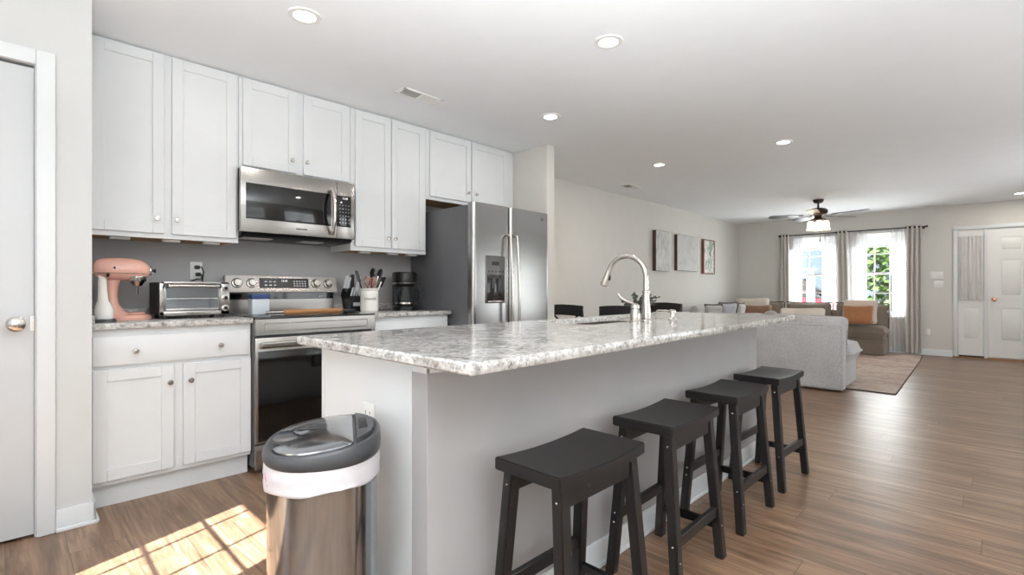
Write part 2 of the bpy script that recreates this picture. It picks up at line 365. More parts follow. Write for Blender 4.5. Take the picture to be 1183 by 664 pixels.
def letters(txt, size, f, depth=.0006):
    """lettering as solid mesh; f maps (u, v, d) to a point"""
    cu = FONT_CURVE.copy(); cu.body = txt; cu.size = size; cu.align_x = 'CENTER'; cu.align_y = 'CENTER'; cu.extrude = depth; cu.resolution_u = 2
    o = bpy.data.objects.new('lettering', cu); COL.objects.link(o)
    dg = bpy.context.evaluated_depsgraph_get(); me = bpy.data.meshes.new_from_object(o.evaluated_get(dg))
    bpy.data.objects.remove(o); b = bmesh.new(); b.from_mesh(me); bpy.data.meshes.remove(me)
    for v in b.verts: v.co = f(v.co.x, v.co.y, v.co.z)
    mb = MB(); return mb.add(b)
def px(x, y, z): return lambda u, v, d: Vector((x + d, y + u, z + v))   # lettering on a face looking +X

# ------------------------------------------------------------------ room shell
H = 2.44; YF = 10.66; XR = 5.6; YB = -1.3; XD = -.08
MB().box(-.3, XR + .2, YB - .2, YF + .16, -.12, 0).struct('floor', 'floor')
MB().box(-.3, XR + .2, YB - .2, YF + .16, H, H + .12).struct('ceiling', 'ceil')
MB().box(-.2, 0, .17, 3.54, 0, H).struct('wall_kitchen', 'grey')
MB().box(-.2, .75, 3.54, 3.65, 0, H).struct('wall_partition', 'wall')
MB().box(-.28, XD, 3.65, YF + .16, 0, H).struct('wall_left', 'wall')
MB().box(-.2, .75, .17, .283, 0, H).box(.63, .75, .095, .17, 0, H).box(.63, .75, YB, -.70, 0, H).box(.63, .75, -.70, .095, 2.06, H).box(-.2, .63, YB - .12, .17, 0, H - .0).struct('wall_pantry', 'pantry')
def holed(name, mat, axis, a0, a1, lo, hi, holes):
    mb = MB(); cur = lo
    def bx(u0, u1, z0, z1):
        if u1 - u0 > 1e-4 and z1 - z0 > 1e-4: mb.box(u0, u1, a0, a1, z0, z1) if axis == 1 else mb.box(a0, a1, u0, u1, z0, z1)
    for u0, u1, z0, z1 in sorted(holes):
        bx(cur, u0, 0, H); bx(u0, u1, 0, z0); bx(u0, u1, z1, H); cur = u1
    bx(cur, hi, 0, H); return mb.struct(name, mat)
WIN = [(.91, 1.71, .62, 2.11), (1.93, 2.73, .62, 2.11)]
holed('wall_front', 'wall', 1, YF, YF + .16, XD - .2, XR + .2, WIN + [(3.317, 4.60, 0, 2.05)])
holed('wall_right', 'wall', 0, XR, XR + .16, YB, YF, [(-.5, 1.7, .5, 2.2), (2.9, 5.1, .5, 2.2), (6.5, 8.7, .5, 2.2)])
holed('wall_back', 'wall', 1, YB - .12, YB, .63, XR, [(1.74, 2.36, .1, 2.30), (2.85, 5.05, .5, 2.2)])
# baseboards
def board(x0, x1, y0, y1): return MB().box(x0, x1, y0, y1, 0, .085, .003).box(x0 if x1 - x0 > .03 else x0, x1, y0, y1, .08, .1, .006)
MB().box(XD, 3.265, YF - .014, YF, 0, .1, .004).box(XD, 3.265, YF - .024, YF - .012, 0, .018, .005).struct('baseboard_front', 'trim')
MB().box(XD, XD + .014, 3.65, YF - .02, 0, .1, .004).struct('baseboard_left', 'trim')
MB().box(.75, .764, .158, .297, 0, .1, .004).box(.585, .764, .283, .297, 0, .1, .004).box(.764, .776, .158, .309, 0, .018, .005).box(.585, .776, .297, .309, 0, .018, .005).struct('baseboard_pantry', 'trim')

# pantry door
t = MB().box(.703, .742, -.697, .09, .012, 2.048, .003).struct('door_1', 'door_toned')
k = MB().lathe([(.0, 0), (.031, .0), (.031, .006), (.02, .012), (.012, .02), (.012, .032), (.024, .04), (.031, .052), (.03, .064), (.018, .073), (0, .075)], (.742, .033, .934), 28, d=(1, 0, 0)).build('door_knob', 'nickel', t, label='satin nickel round door knob')
MB().box(.742, .7435, .078, .0895, .9, .965).build('latch_plate', 'nickel', t)
c = MB().box(.75, .768, .0955, .158, 0, 2.125, .005).box(.75, .768, -.76, -.70, 0, 2.125, .005).box(.75, .768, -.7, .0955, 2.06, 2.125, .005).box(.70, .75, .091, .097, 0, 2.06).struct('trim_1', 'trim')

# front windows
for i, (x0, x1, z0, z1) in enumerate(WIN):
    o = bpy.data.objects.new('window_%d' % (i + 1), None); COL.objects.link(o); o['kind'] = 'structure'; o.location = ((x0 + x1) / 2, YF, z0)
    bpy.context.view_layer.update(); zm = (z0 + z1) / 2
    f = MB()
    for a in ((x0, x0 + .035), (x1 - .035, x1)): f.box(*a, YF + .05, YF + .13, z0, z1)
    f.box(x0, x1, YF + .05, YF + .13, z0, z0 + .035).box(x0, x1, YF + .05, YF + .13, z1 - .035, z1)
    f.build('window_frame', 'white', o)
    for z_a, z_b, yy in ((z0 + .035, zm + .02, YF + .06), (zm - .02, z1 - .035, YF + .09)):
        q = MB()
        q.box(x0 + .035, x0 + .07, yy, yy + .028, z_a, z_b).box(x1 - .07, x1 - .035, yy, yy + .028, z_a, z_b).box(x0 + .07, x1 - .07, yy, yy + .028, z_a, z_a + .04).box(x0 + .07, x1 - .07, yy, yy + .028, z_b - .04, z_b)
        for kx in (1 / 3, 2 / 3): xm = x0 + .07 + (x1 - x0 - .14) * kx; q.box(xm - .008, xm + .008, yy + .008, yy + .02, z_a, z_b)
        q.box(x0 + .07, x1 - .07, yy + .008, yy + .02, (z_a + z_b) / 2 - .008, (z_a + z_b) / 2 + .008)
        sa = q.build('sash', 'white', o)
        MB().box(x0 + .06, x1 - .06, yy + .012, yy + .015, z_a + .03, z_b - .03).build('pane', 'glass', sa)
    MB().box(x0 - .02, x1 + .02, YF - .035, YF + .05, z0 - .025, z0, .004).build('window_sill', 'trim', o)
# rear glazed door whose grid throws the sun patch, and added rear / side windows for the fill lamps
o = bpy.data.objects.new('door_3', None); COL.objects.link(o); o['kind'] = 'structure'; o.location = (2.045, YB, 0); bpy.context.view_layer.update()
q = MB()
for xm in (1.85, 2.105): q.box(xm - .006, xm + .006, YB - .067, YB - .055, .1, 2.30)
for i in range(1, 9): q.box(1.74, 2.36, YB - .067, YB - .055, 2.30 - .25 * i - .006, 2.30 - .25 * i + .006)
q.build('muntin_grid', 'white', o)
MB().box(1.74, 2.36, YB - .064, YB - .06, .1, 2.30).build('pane', 'glass', o)
n = 3
for ax, u0, u1 in ((0, -.5, 1.7), (0, 2.9, 5.1), (0, 6.5, 8.7), (1, 2.85, 5.05)):
    q = MB(); e = .04; z0, z1 = .5, 2.2
    for a, b, zz, zt in ((u0, u0 + e, z0, z1), (u1 - e, u1, z0, z1), (u0, u1, z0, z0 + e), (u0, u1, z1 - e, z1), ((u0 + u1) / 2 - .03, (u0 + u1) / 2 + .03, z0, z1), (u0, u1, 1.33, 1.37)):
        if ax == 0: q.box(XR + .05, XR + .11, a, b, zz, zt)
        else: q.box(a, b, YB - .11, YB - .05, zz, zt)
    wo = q.struct('window_%d' % n, 'white')
    # unseen translucent panel added to block the sun through these windows
    if ax == 0: MB().box(XR + .02, XR + .026, u0 + .01, u1 - .01, .55, 2.19).build('sun_block_panel', 'lace', wo)
    else: MB().box(u0 + .01, u1 - .01, YB - .03, YB - .024, .52, 2.19).build('sun_block_panel', 'lace', wo)
    n += 1

MB().box(3.30, 4.62, YF + .062, YF + .1, .0, 2.06).struct('leak_backing', 'door')  # solid backing added behind the doors to block sky leaking through gaps
MB().box(3.335, 3.627, YF + .002, YF + .05, .0145, .04).struct('trim_5', 'blackm')
# front entrance: casing, sidelight, six panel door
MB().box(3.268, 3.322, YF - .02, YF, 0, 2.03, .003).box(4.60, 4.66, YF - .02, YF, 0, 2.03, .003).box(3.268, 4.66, YF - .02, YF, 2.0305, 2.085, .003).box(3.63, 3.665, YF - .012, YF + .1, 0, 2.05).box(3.317, 3.325, YF, YF + .12, 0, 2.05).struct('trim_2', 'trim')
def panel_door(name, x0, x1, z0, z1, yf, panels, glass=None):
    mb = MB(); xs = sorted(panels)
    mb.box(x0, x1, yf + .006, yf + .045, z0, z1)
    # raised frame around recessed panels
    cols = sorted(set((a, b) for a, b, _, _ in panels)); rows = sorted(set((c, d) for _, _, c, d in panels))
    px_ = x0
    for a, b in cols: mb.box(px_, a, yf, yf + .01, z0, z1); px_ = b
    mb.box(px_, x1, yf, yf + .01, z0, z1); pz = z0
    for cc, dd in rows:
        for a, b in cols: mb.box(a, b, yf, yf + .01, pz, cc)
        pz = dd
    for a, b in cols: mb.box(a, b, yf, yf + .01, pz, z1)
    for a, b, cc, dd in panels:
        if glass and cc == glass: continue
        mb.box(a + .022, b - .022, yf - .002, yf + .012, cc + .022, dd - .022, .007)
    return mb.struct(name, 'door')
P = []
for a, b in ((3.80, 4.05), (4.20, 4.45)):
    for cc, dd in ((.29, .80), (.98, 1.54), (1.68, 1.89)): P.append((a, b, cc, dd))
d2 = panel_door('door_2', 3.667, 4.58, .035, 2.025, YF + .01, P)
MB().lathe([(0, 0), (.03, 0), (.03, .006), (.012, .012), (.012, .03), (.026, .038), (.03, .052), (.02, .064), (0, .066)], (3.739, YF + .01, .931), 20, d=(0, -1, 0)).build('door_knob', 'cop', d2, label='brass door knob')
sl = panel_door('door_4', 3.327, 3.63, .04, 2.03, YF + .012, [(3.375, 3.585, .29, .80), (3.375, 3.585, .99, 1.93)], .99)
MB().box(3.26, 4.62, YF - .03, YF + .1, 0, .014, .003).struct('trim_3', 'wood')
def gather(u, v):
    x = 3.331 + .292 * u; a = math.sin(u * 40) * .6 + math.sin(u * 23 + 1) * .4
    return (x, YF - .012 + .010 * a * (.7 + .3 * math.sin(v * 5 + u * 6)), .925 + .995 * v)
t = thing('door_curtain', 'grey gathered voile curtain on the sidelight beside the front door', 'curtain', (3.477, YF - .012, .925))
MB().sheet(gather, 70, 8, .002).build('curtain_panel', 'voile', t)
for z_ in (1.915, .935): MB().cyl((3.33, YF - .004, z_), (3.622, YF - .004, z_), .006).build('tension_rod', 'white', t)

# ------------------------------------------------------------------ cabinets
def shaker(x, y0, y1, z0, z1, fr=.055, th=.019):
    mb = MB(); mb.box(x, x + th, y0, y0 + fr, z0, z1, .0015, 1).box(x, x + th, y1 - fr, y1, z0, z1, .0015, 1)
    mb.box(x, x + th, y0 + fr, y1 - fr, z0, z0 + fr, .0015, 1).box(x, x + th, y0 + fr, y1 - fr, z1 - fr, z1, .0015, 1)
    mb.box(x, x + th - .009, y0 + fr - .002, y1 - fr + .002, z0 + fr - .002, z1 - fr + .002); return mb
def knob(x, y, z, parent):
    MB().lathe([(0, 0), (.008, 0), (.006, .004), (.0055, .012), (.013, .016), (.0145, .021), (.012, .026), (0, .028)], (x, y, z), 18, d=(1, 0, 0)).build('knob', 'nickel', parent)
def upper(label, y0, y1, z0, doors, rail, knobs, side=True):
    t = thing('wall_cabinet', label, 'cabinet', (.16, (y0 + y1) / 2, z0), 'white upper cabinets')
    mb = MB().box(.002, .298, y0, y0 + .016, z0, H - .003).box(.002, .298, y1 - .016, y1, z0, H - .003).box(.298, .316, y0, y1, z0, H - .003, .001, 1).box(.002, .012, y0, y1, z0 + .03, H - .01).box(.002, .298, y0, y1, H - .02, H - .003)
    mb.build('carcass', 'cab', t)
    MB().box(.012, .298, y0 + .016, y1 - .016, z0 + .003, z0 + .015).build('bottom_panel', 'raw', t, label='bare wood underside')
    for (a, b), kn in zip(doors, knobs):
        d = shaker(.316, a, b, z0 + rail, 2.425).build('door', 'cab', t); knob(.335, kn[0], kn[1], d)
    MB().box(.004, .322, y0, y1, H - .014, H - .003, .002, 1).build('crown', 'cab', t)
    return t
upper('tall two door white upper cabinet against the pantry wall, above the coral mixer', .285, 1.035, 1.374, [(.317, .641), (.679, 1.019)], .028, [(.606, 1.484), (.701, 1.484)])
upper('short two door white upper cabinet directly above the microwave', 1.037, 1.795, 1.851, [(1.057, 1.395), (1.442, 1.777)], .022, [(1.36, 1.955), (1.46, 1.957)])
upper('tall narrow two door white upper cabinet above the coffee maker', 1.797, 2.478, 1.374, [(1.83, 2.132), (2.139, 2.458)], .032, [(2.101, 1.483), (2.163, 1.483)])
upper('short wide two door white upper cabinet over the refrigerator', 2.480, 3.535, 1.845, [(2.512, 2.968), (2.980, 3.443)], .028, [(2.925, 1.951), (3.022, 1.951)])
for i, yy in enumerate((.45, .69, .90)):
    solo(MB().box(.225, .265, yy - .045, yy + .045, 1.361, 1.3765, .004).build('under_cabinet_light', 'white'), ['white stick-on light under the left upper cabinet, nearest the pantry wall', 'white stick-on light under the left upper cabinet, middle of three', 'white stick-on light under the left upper cabinet, nearest the microwave'][i], 'light', 'stick-on cabinet lights')
for i, yy in enumerate((1.95, 2.2, 2.38)):
    solo(MB().box(.225, .265, yy - .045, yy + .045, 1.361, 1.3765, .004).build('under_cabinet_light', 'white'), ['white stick-on light under the narrow upper cabinet, nearest the microwave', 'white stick-on light under the narrow upper cabinet, middle of three', 'white stick-on light under the narrow upper cabinet, nearest the refrigerator'][i], 'light', 'stick-on cabinet lights')

def lower(label, y0, y1, dr, doors, knobs_dr, knobs_d):
    t = thing('base_cabinet', label, 'cabinet', (.3, (y0 + y1) / 2, 0), 'white base cabinets')
    MB().box(.002, .61, y0, y1, .112, .882, .0015, 1).build('carcass', 'cab', t)
    MB().box(.01, .572, y0 + .001, y1 - .006, 0, .112).build('toe_kick', 'cab', t)
    d = MB().box(.61, .629, dr[0], dr[1], .704, .847, .002).build('drawer', 'cab', t)
    for yy in knobs_dr: knob(.629, yy, .77, d)
    for (a, b), yy in zip(doors, knobs_d):
        d = shaker(.61, a, b, .137, .682).build('door', 'cab', t); knob(.629, yy, .592, d)
lower('white base cabinet with one wide drawer and two doors, left of the range', .288, 1.012, (.297, 1.003), [(.297, .628), (.671, 1.008)], (.462, .847), (.609, .703))
lower('white base cabinet between the range and the refrigerator', 1.803, 2.478, (1.82, 2.46), [(1.82, 2.135), (2.145, 2.46)], (2.14,), (2.11, 2.17))
for y0, y1, lab, side in ((.285, 1.016, 'speckled granite countertop under the coral mixer and toaster oven', 1), (1.799, 2.495, 'speckled granite countertop under the coffee maker', 0)):
    t = thing('countertop', lab, 'countertop', (.32, (y0 + y1) / 2, .884), 'granite countertops')
    MB().box(.003, .645, y0, y1, .884, .914, .004).build('slab', 'granite', t)
    b = MB().box(.003, .023, y0, y1, .9145, .966, .002)
    if side: b.box(.024, .64, y0, y0 + .02, .9145, .955, .002)
    b.build('backsplash', 'granite', t)

# ------------------------------------------------------------------ range
t = thing('range', 'stainless steel electric range with black glass oven door', 'stove', (.33, 1.406, 0))
y0, y1 = 1.019, 1.795
MB().box(.03, .625, y0, y1, .03, .905, .003).build('body', 'fridge', t)
for a in (.08, .58):
    for yy in (y0 + .05, y1 - .05): MB().cyl((a, yy, 0), (a, yy, .032), .018, n=12).build('foot', 'black', t)
MB().box(.06, .672, y0, y1, .9055, .917, .003).build('cooktop', 'bglass', t, label='black glass cooktop')
q = MB().poly([(.625, .905), (.664, .905), (.6705, .811), (.625, .811)], 1, y0, y1, .002)
fp = q.build('front_panel', 'steelh', t)
for za, zb_ in ((.882, .876), (.835, .829)):
    MB().box(.660, .6685 if za > .86 else .6715, y0 + .055, y1 - .055, zb_, za, .001, 1).build('panel_rib', 'nickel', fp)
for ya in (y0 + .055, y1 - .061): MB().box(.660, .6702, ya, ya + .006, .829, .882, .001, 1).build('panel_rib', 'nickel', fp)
d = MB().box(.625, .66, y0 + .003, y1 - .003, .172, .795, .004).build('oven_door', 'steelh', t)
MB().box(.655, .6635, y0 + .018, y1 - .018, .185, .715, .002).build('door_glass', 'bglass', d, label='black oven door glass')
h = MB().box(.69, .712, y0 + .02, y1 - .02, .738, .772, .007, 3).box(.658, .695, y0 + .03, y0 + .06, .742, .768, .003).box(.658, .695, y1 - .06, y1 - .03, .742, .768, .003).build('door_handle', 'steelh', d)
MB().box(.625, .662, y0 + .003, y1 - .003, .022, .166, .004).build('drawer', 'steelh', t)
# backguard
g = MB().poly([(.03, .917), (.085, .917), (.085, 1.012), (.03, 1.012)], 1, y0 + .012, y1 - .012, .002).build('backguard', 'steelh', t)
MB().box(.03, .07, y0 + .012, y1 - .012, 1.012, 1.062).build('vent_strip', 'bglass', g)
cp = MB().poly([(.03, 1.06), (.112, 1.06), (.104, 1.08), (.082, 1.176), (.03, 1.176)], 1, y0 + .005, y1 + .005, .004).build('control_panel', 'steelh', t)
nrm = Vector((.096, 0, .022)).normalized(); tz = Vector((-.022, 0, .096)).normalized()
def oncp(y, s, d=0): return Vector((.104, y, 1.08)) + tz * s + nrm * d
def cpbox(ya, yb, sa, sb, da, db, bev=0):
    b = MB(); b.hexa([oncp(ya, sa, da), oncp(yb, sa, da), oncp(yb, sb, da), oncp(ya, sb, da)], [oncp(ya, sa, db), oncp(yb, sa, db), oncp(yb, sb, db), oncp(ya, sb, db)], bev); return b
ds = cpbox(1.235, 1.578, .012, .083, -.002, .003, .001).build('display', 'gran2', cp)
b = letters('12:45', .020, lambda u, v, e: oncp(1.405 + u, .063 + v, .0036 + e))
for r_ in range(3):
    for c_ in range(5): b.hexa([oncp(1.47 + c_ * .02, .025 + r_ * .017, .003), oncp(1.477 + c_ * .02, .025 + r_ * .017, .003), oncp(1.477 + c_ * .02, .029 + r_ * .017, .003), oncp(1.47 + c_ * .02, .029 + r_ * .017, .003)], [oncp(1.47 + c_ * .02, .025 + r_ * .017, .0036), oncp(1.477 + c_ * .02, .025 + r_ * .017, .0036), oncp(1.477 + c_ * .02, .029 + r_ * .017, .0036), oncp(1.47 + c_ * .02, .029 + r_ * .017, .0036)])
for r_ in range(2):
    for c_ in range(3): b.hexa([oncp(1.27 + c_ * .03, .03 + r_ * .025, .003), oncp(1.285 + c_ * .03, .03 + r_ * .025, .003), oncp(1.285 + c_ * .03, .034 + r_ * .025, .003), oncp(1.27 + c_ * .03, .034 + r_ * .025, .003)], [oncp(1.27 + c_ * .03, .03 + r_ * .025, .0036), oncp(1.285 + c_ * .03, .03 + r_ * .025, .0036), oncp(1.285 + c_ * .03, .034 + r_ * .025, .0036), oncp(1.27 + c_ * .03, .034 + r_ * .025, .0036)])
b.build('display_symbols', 'digit', ds, smooth=False, kind='stuff')
for yy in (1.093, 1.186, 1.634, 1.728):
    p = oncp(yy, .046); kk = MB().lathe([(0, 0), (.03, 0), (.03, .004), (.024, .006), (.0235, .024), (.021, .028), (0, .029)], p, 24, d=nrm).build('control_knob', 'nickel', cp)
    MB().cyl(oncp(yy, .046, -.001), oncp(yy, .046, .0025), .034).build('knob_ring', 'black', kk)
MB().box(.0700, .0712, 1.668, 1.684, 1.026, 1.035).box(.0700, .0712, 1.687, 1.697, 1.026, 1.035).build('badge', 'print', t, smooth=False)

# ------------------------------------------------------------------ microwave
t = thing('microwave', 'stainless steel over-the-range microwave with black glass window', 'microwave', (.2, 1.4, 1.44))
y0, y1 = 1.022, 1.784
MB().box(.02, .37, y0 + .01, y1 - .004, 1.452, 1.848, .002).build('body', 'blackm', t)
MB().poly([(.02, 1.45), (.37, 1.45), (.385, 1.437), (.36, 1.42), (.04, 1.415)], 1, y0 + .012, y1 - .008, .002).build('vent_base', 'black', t)
for a, b in ((1.07, 1.25), (1.45, 1.60)): MB().box(.18, .3, a, b, 1.4135, 1.4185).build('grease_filter' if a < 1.2 else 'task_light', 'print', t)
d = MB().box(.37, .402, y0, 1.648, 1.443, 1.848, .004).build('door', 'steelh', t)
MB().box(.3995, .404, 1.052, 1.606, 1.527, 1.752, .001).build('window', 'bglass', d, label='black glass window')
c = MB().box(.37, .402, 1.650, y1, 1.443, 1.848, .004).build('control_side', 'steelh', t)
kp = MB().box(.3995, .404, 1.650, 1.757, 1.530, 1.752, .001).build('keypad', 'bglass', c)
b = letters('12:45', .02, px(.4045, 1.71, 1.733))
for r_ in range(6):
    for c_ in range(4): b.box(.404, .4044, 1.669 + c_ * .022, 1.674 + c_ * .022, 1.557 + r_ * .025, 1.5595 + r_ * .025)
b.build('keypad_symbols', 'digit', kp, smooth=False, kind='stuff')
hy = 1.608; b = MB(); pts = []
for i in range(17):
    s_ = i / 16; pts.append((.412 + .045 * math.sin(math.pi * s_) ** .6, hy, 1.468 + .315 * s_))
b.tube(pts, [.012] * 17, 10).xf(Matrix.Identity(4)); b.build('door_handle', 'nickel', d)
MB().box(.4015, .4028, 1.362, 1.438, 1.483, 1.490).build('badge', 'ink', d, smooth=False)

# ------------------------------------------------------------------ refrigerator
t = thing('refrigerator', 'stainless steel side by side refrigerator with dark grey sides', 'refrigerator', (.45, 2.97, 0))
y0, y1, xm, ym = 2.522, 3.428, .81, 2.928
MB().box(.03, .80, y0 + .004, y1 - .004, .03, 1.745, .004).build('body', 'fridge', t)
MB().box(.1, .82, y0 + .02, y1 - .02, 0, .06).build('base_grille', 'black', t)
MB().box(.795, .812, y0 + .012, y1 - .012, .07, 1.74).build('door_gasket', 'blackm', t)
def frdoor(a, b):
    o = []; n_ = 10; rr = .035
    o += [(.81, a), (.81, b)]
    for i in range(n_ + 1): th = math.pi / 2 * i / n_; o.append((.872 - rr + rr * math.sin(math.pi / 2 - th + 0) if False else .872 - rr + rr * math.sin(th), b - rr + rr * math.cos(th)))
    for i in range(n_ + 1): th = math.pi / 2 * i / n_; o.append((.872 - rr + rr * math.cos(th), a + rr - rr * math.sin(th)))
    return MB().poly(o, 2, .065, 1.762)
df = frdoor(y0, ym - .004).build('freezer_door', 'steel', t)
dr = frdoor(ym + .004, y1).build('fridge_door', 'steel', t)
for yy, dd in ((2.888, df), (2.968, dr)):
    pts = [(.872, yy, .42), (.915, yy, .44)] + [(.918 + .022 * math.sin(math.pi * i / 12), yy, .44 + 1.07 * i / 12) for i in range(13)] + [(.915, yy, 1.515), (.872, yy, 1.535)]
    MB().tube(pts, .0125, 12).build('door_handle', 'nickel', dd)
ds = MB().box(.868, .8765, 2.648, 2.866, .972, 1.352, .006, 3).build('dispenser', 'dispenser', df, label='ice and water dispenser')
MB().box(.87, .8785, 2.662, 2.852, .985, 1.20, .003).build('dispenser_recess', 'gran2', df)
b = MB().box(.8785, .893, 2.70, 2.735, 1.09, 1.17, .004).box(.8785, .893, 2.775, 2.81, 1.05, 1.17, .004).build('dispenser_paddle', 'dgrey', df)
MB().box(.876, .893, 2.662, 2.852, .98, .992, .002).build('drip_tray', 'nickel', df)
b = MB().box(.8765, .878, 2.715, 2.795, 1.275, 1.305)
for i in range(5): b.cyl((.8765, 2.68 + i * .04, 1.225), (.878, 2.68 + i * .04, 1.225), .008, n=10)
b.build('dispenser_display', 'black', df)
MB().cyl((.8715, 3.33, 1.70), (.8745, 3.33, 1.70), .013, n=20).build('emblem', 'dispenser', dr, label='small round emblem')

# ------------------------------------------------------------------ island
t = thing('kitchen_island', 'kitchen island with white end panel and grey seating side wall', 'island', (2.3, 2.1, 0))
IX0, IX1, IX2, IY0, IY1 = 1.992, 2.556, 2.632, .812, 3.44
MB().box(IX0 + .02, IX1, IY0 + .012, IY1 - .012, .11, .655).box(IX0 + .08, IX1, IY0 + .03, IY1 - .03, 0, .11).box(IX0 + .02, IX1, IY0 + .012, 1.85, .65, .88).box(IX0 + .02, IX1, 2.77, IY1 - .012, .65, .88).build('cabinet_body', 'cab', t)
MB().box(IX0, IX1, IY0, IY0 + .012, 0, .883, .001, 1).box(IX0 - .002, IX0 + .022, IY0 - .003, IY0, 0, .883).build('end_panel', 'cab', t, label='white end panel')
MB().box(IX1 + .001, IX2, IY0, IY1, 0, .883, .001, 1).build('knee_wall', 'grey', t, label='grey painted wall on the seating side')
MB().box(IX1 - .03, IX2 + .014, IY0 - .013, IY0, .85, .883, .004).box(IX2, IX2 + .014, IY0 - .013, IY1, .85, .883, .004).box(IX1 - .035, IX2 + .02, IY0 - .019, IY0, .868, .883, .004).build('trim_moulding', 'trim', t)
MB().box(IX2, IX2 + .013, IY0, IY1, 0, .1, .004).box(IX2 + .013, IX2 + .024, IY0, IY1, 0, .018, .005).box(IX1, IX2 + .013, IY0 - .013, IY0, 0, .1, .004).build('baseboard', 'trim', t)
oo = MB().box(2.285, 2.36, IY0 - .006, IY0, .60, .72, .003).build('outlet_plate', 'white', t)
b = MB()
for zz in (.635, .685):
    b.box(2.308, 2.311, IY0 - .0066, IY0 - .005, zz, zz + .01).box(2.333, 2.336, IY0 - .0066, IY0 - .005, zz, zz + .01).cyl((2.322, IY0 - .0066, zz - .006), (2.322, IY0 - .005, zz - .006), .003, n=8)
b.build('outlet_slots', 'ink', oo)
# counter with sink cut-out
t = thing('island_countertop', 'long speckled granite worktop on the kitchen island', 'countertop', (2.4, 2.1, .884), 'granite countertops')
out = [(1.954, .732), (2.904, .73), (2.836, 3.53), (1.954, 3.53)]; SX0, SX1, SY0, SY1 = 2.03, 2.385, 1.93, 2.70
inn = [(SX0, SY0), (SX1, SY0), (SX1, SY1), (SX0, SY1)]
bm = bmesh.new(); rng = {}
def rounded(q, r, n_=5):
    res = []; N = len(q)
    for i in range(N):
        p = Vector(q[i]); a = (Vector(q[i - 1]) - p).normalized(); c_ = (Vector(q[(i + 1) % N]) - p).normalized()
        for k_ in range(n_ + 1):
            s_ = k_ / n_; p0, p1 = p + a * r, p + c_ * r; res.append(((1 - s_) ** 2 * p0 + 2 * s_ * (1 - s_) * p + s_ ** 2 * p1))
    return res
ro, ri = rounded(out, .008), rounded(inn, .06)
e = .005
def inset(q, d):
    c_ = sum((Vector(p) for p in q), Vector((0, 0))) / len(q); return [Vector(p) + (c_ - Vector(p)).normalized() * d for p in q]
L0 = [(ro, .8845 + e), (inset(ro, e), .8845), (inset(ri, -0.0), .8845), (ri, .914 - .002), (inset(ri, -.002), .914), (inset(ro, e), .914), (ro, .914 - e)]
rings = [[bm.verts.new((p[0], p[1], z)) for p in q] for q, z in L0]
for a in range(len(rings)):
    A, B = rings[a], rings[(a + 1) % len(rings)]
    for i in range(len(A)): j = (i + 1) % len(A); bm.faces.new((A[i], A[j], B[j], B[i]))
bmesh.ops.recalc_face_normals(bm, faces=bm.faces)
MB().add(bm).build('slab', 'granite', t, ang=30)
t = thing('sink', 'undermount stainless steel sink set in the island worktop', 'sink', (2.2, 2.31, .68))
b = MB(); g = .004
b.box(SX0 - .02, SX1 + .02, SY0 - .02, SY1 + .02, .675, .68)
b.box(SX0 - .02, SX0 - .004, SY0 - .02, SY1 + .02, .68, .883).box(SX1 + .004, SX1 + .02, SY0 - .02, SY1 + .02, .68, .883).box(SX0 - .004, SX1 + .004, SY0 - .02, SY0 - .004, .68, .883).box(SX0 - .004, SX1 + .004, SY1 + .004, SY1 + .02, .68, .883)
b.build('bowl', 'nickel', t)
MB().lathe([(.045, 0), (.045, .004), (.035, .004), (.03, -.002 + .003), (0, .001)], (2.2, 2.31, .68), 24).build('drain', 'chrome', t)
# faucet
t = thing('faucet', 'brushed nickel gooseneck faucet with side lever behind the sink', 'faucet', (2.45, 2.33, .914))
fx, fy = 2.45, 2.33
b = MB().lathe([(.0, 0), (.029, 0), (.029, .006), (.0245, .010), (.026, .03), (.0235, .06), (.0185, .11), (.0165, .150), (.0195, .152), (.0195, .160), (.0135, .163), (0, .163)], (fx, fy, .9145), 28)
pts = [(fx, fy, 1.07), (fx, fy, 1.10)]; rc = .1175; zc = 1.142
for i in range(21): th = R(158) * i / 20; pts.append((fx - rc + rc * math.cos(th), fy, zc + rc * math.sin(th)))
b.tube(pts, .0135, 14); b.build('spout', 'nickel', t)
p0 = Vector(pts[-1]); dr_ = Vector((-math.sin(R(158)), 0, math.cos(R(158)))) * 1
b = MB().lathe([(0, 0), (.0145, 0), (.0155, .012), (.0165, .03), (.021, .07), (.0215, .085), (.017, .09), (0, .09)], p0, 20, d=dr_); sh = b.build('spray_head', 'nickel', t)
MB().ball(p0 + dr_ * .045 + Vector((.019, .004, .004)), (.007, .008, .02), 12, 8).build('spray_button', 'black', sh)
hy_ = 2.222
b = MB().lathe([(0, 0), (.029, 0), (.029, .006), (.025, .01), (.0265, .03), (.0235, .055), (.018, .068), (.0225, .071), (.0225, .078), (.021, .088), (.012, .096), (0, .098)], (fx, hy_, .9145), 28).build('handle_base', 'nickel', t)
b = MB().tube([(fx, hy_, .998), (fx - .018, hy_, 1.012), (fx - .05, hy_ - .004, 1.022), (fx - .078, hy_ - .008, 1.037), (fx - .095, hy_ - .01, 1.06)], [.010, .009, .0085, .008, .0065], 12).build('lever', 'nickel', t)
t = thing('soap_dispenser', 'brushed nickel soap dispenser pump beside the faucet', 'soap dispenser', (2.45, 2.624, .914))
MB().lathe([(0, 0), (.024, 0), (.024, .004), (.016, .01), (.012, .02), (.012, .034), (.0205, .036), (.0205, .048), (.012, .054), (0, .055)], (2.45, 2.624, .9145), 24).build('body', 'nickel', t)
MB().tube([(2.445, 2.624, .957), (2.41, 2.62, .960), (2.372, 2.614, .962), (2.360, 2.612, .956)], [.007, .006, .005, .005], 10).build('spout', 'nickel', t)

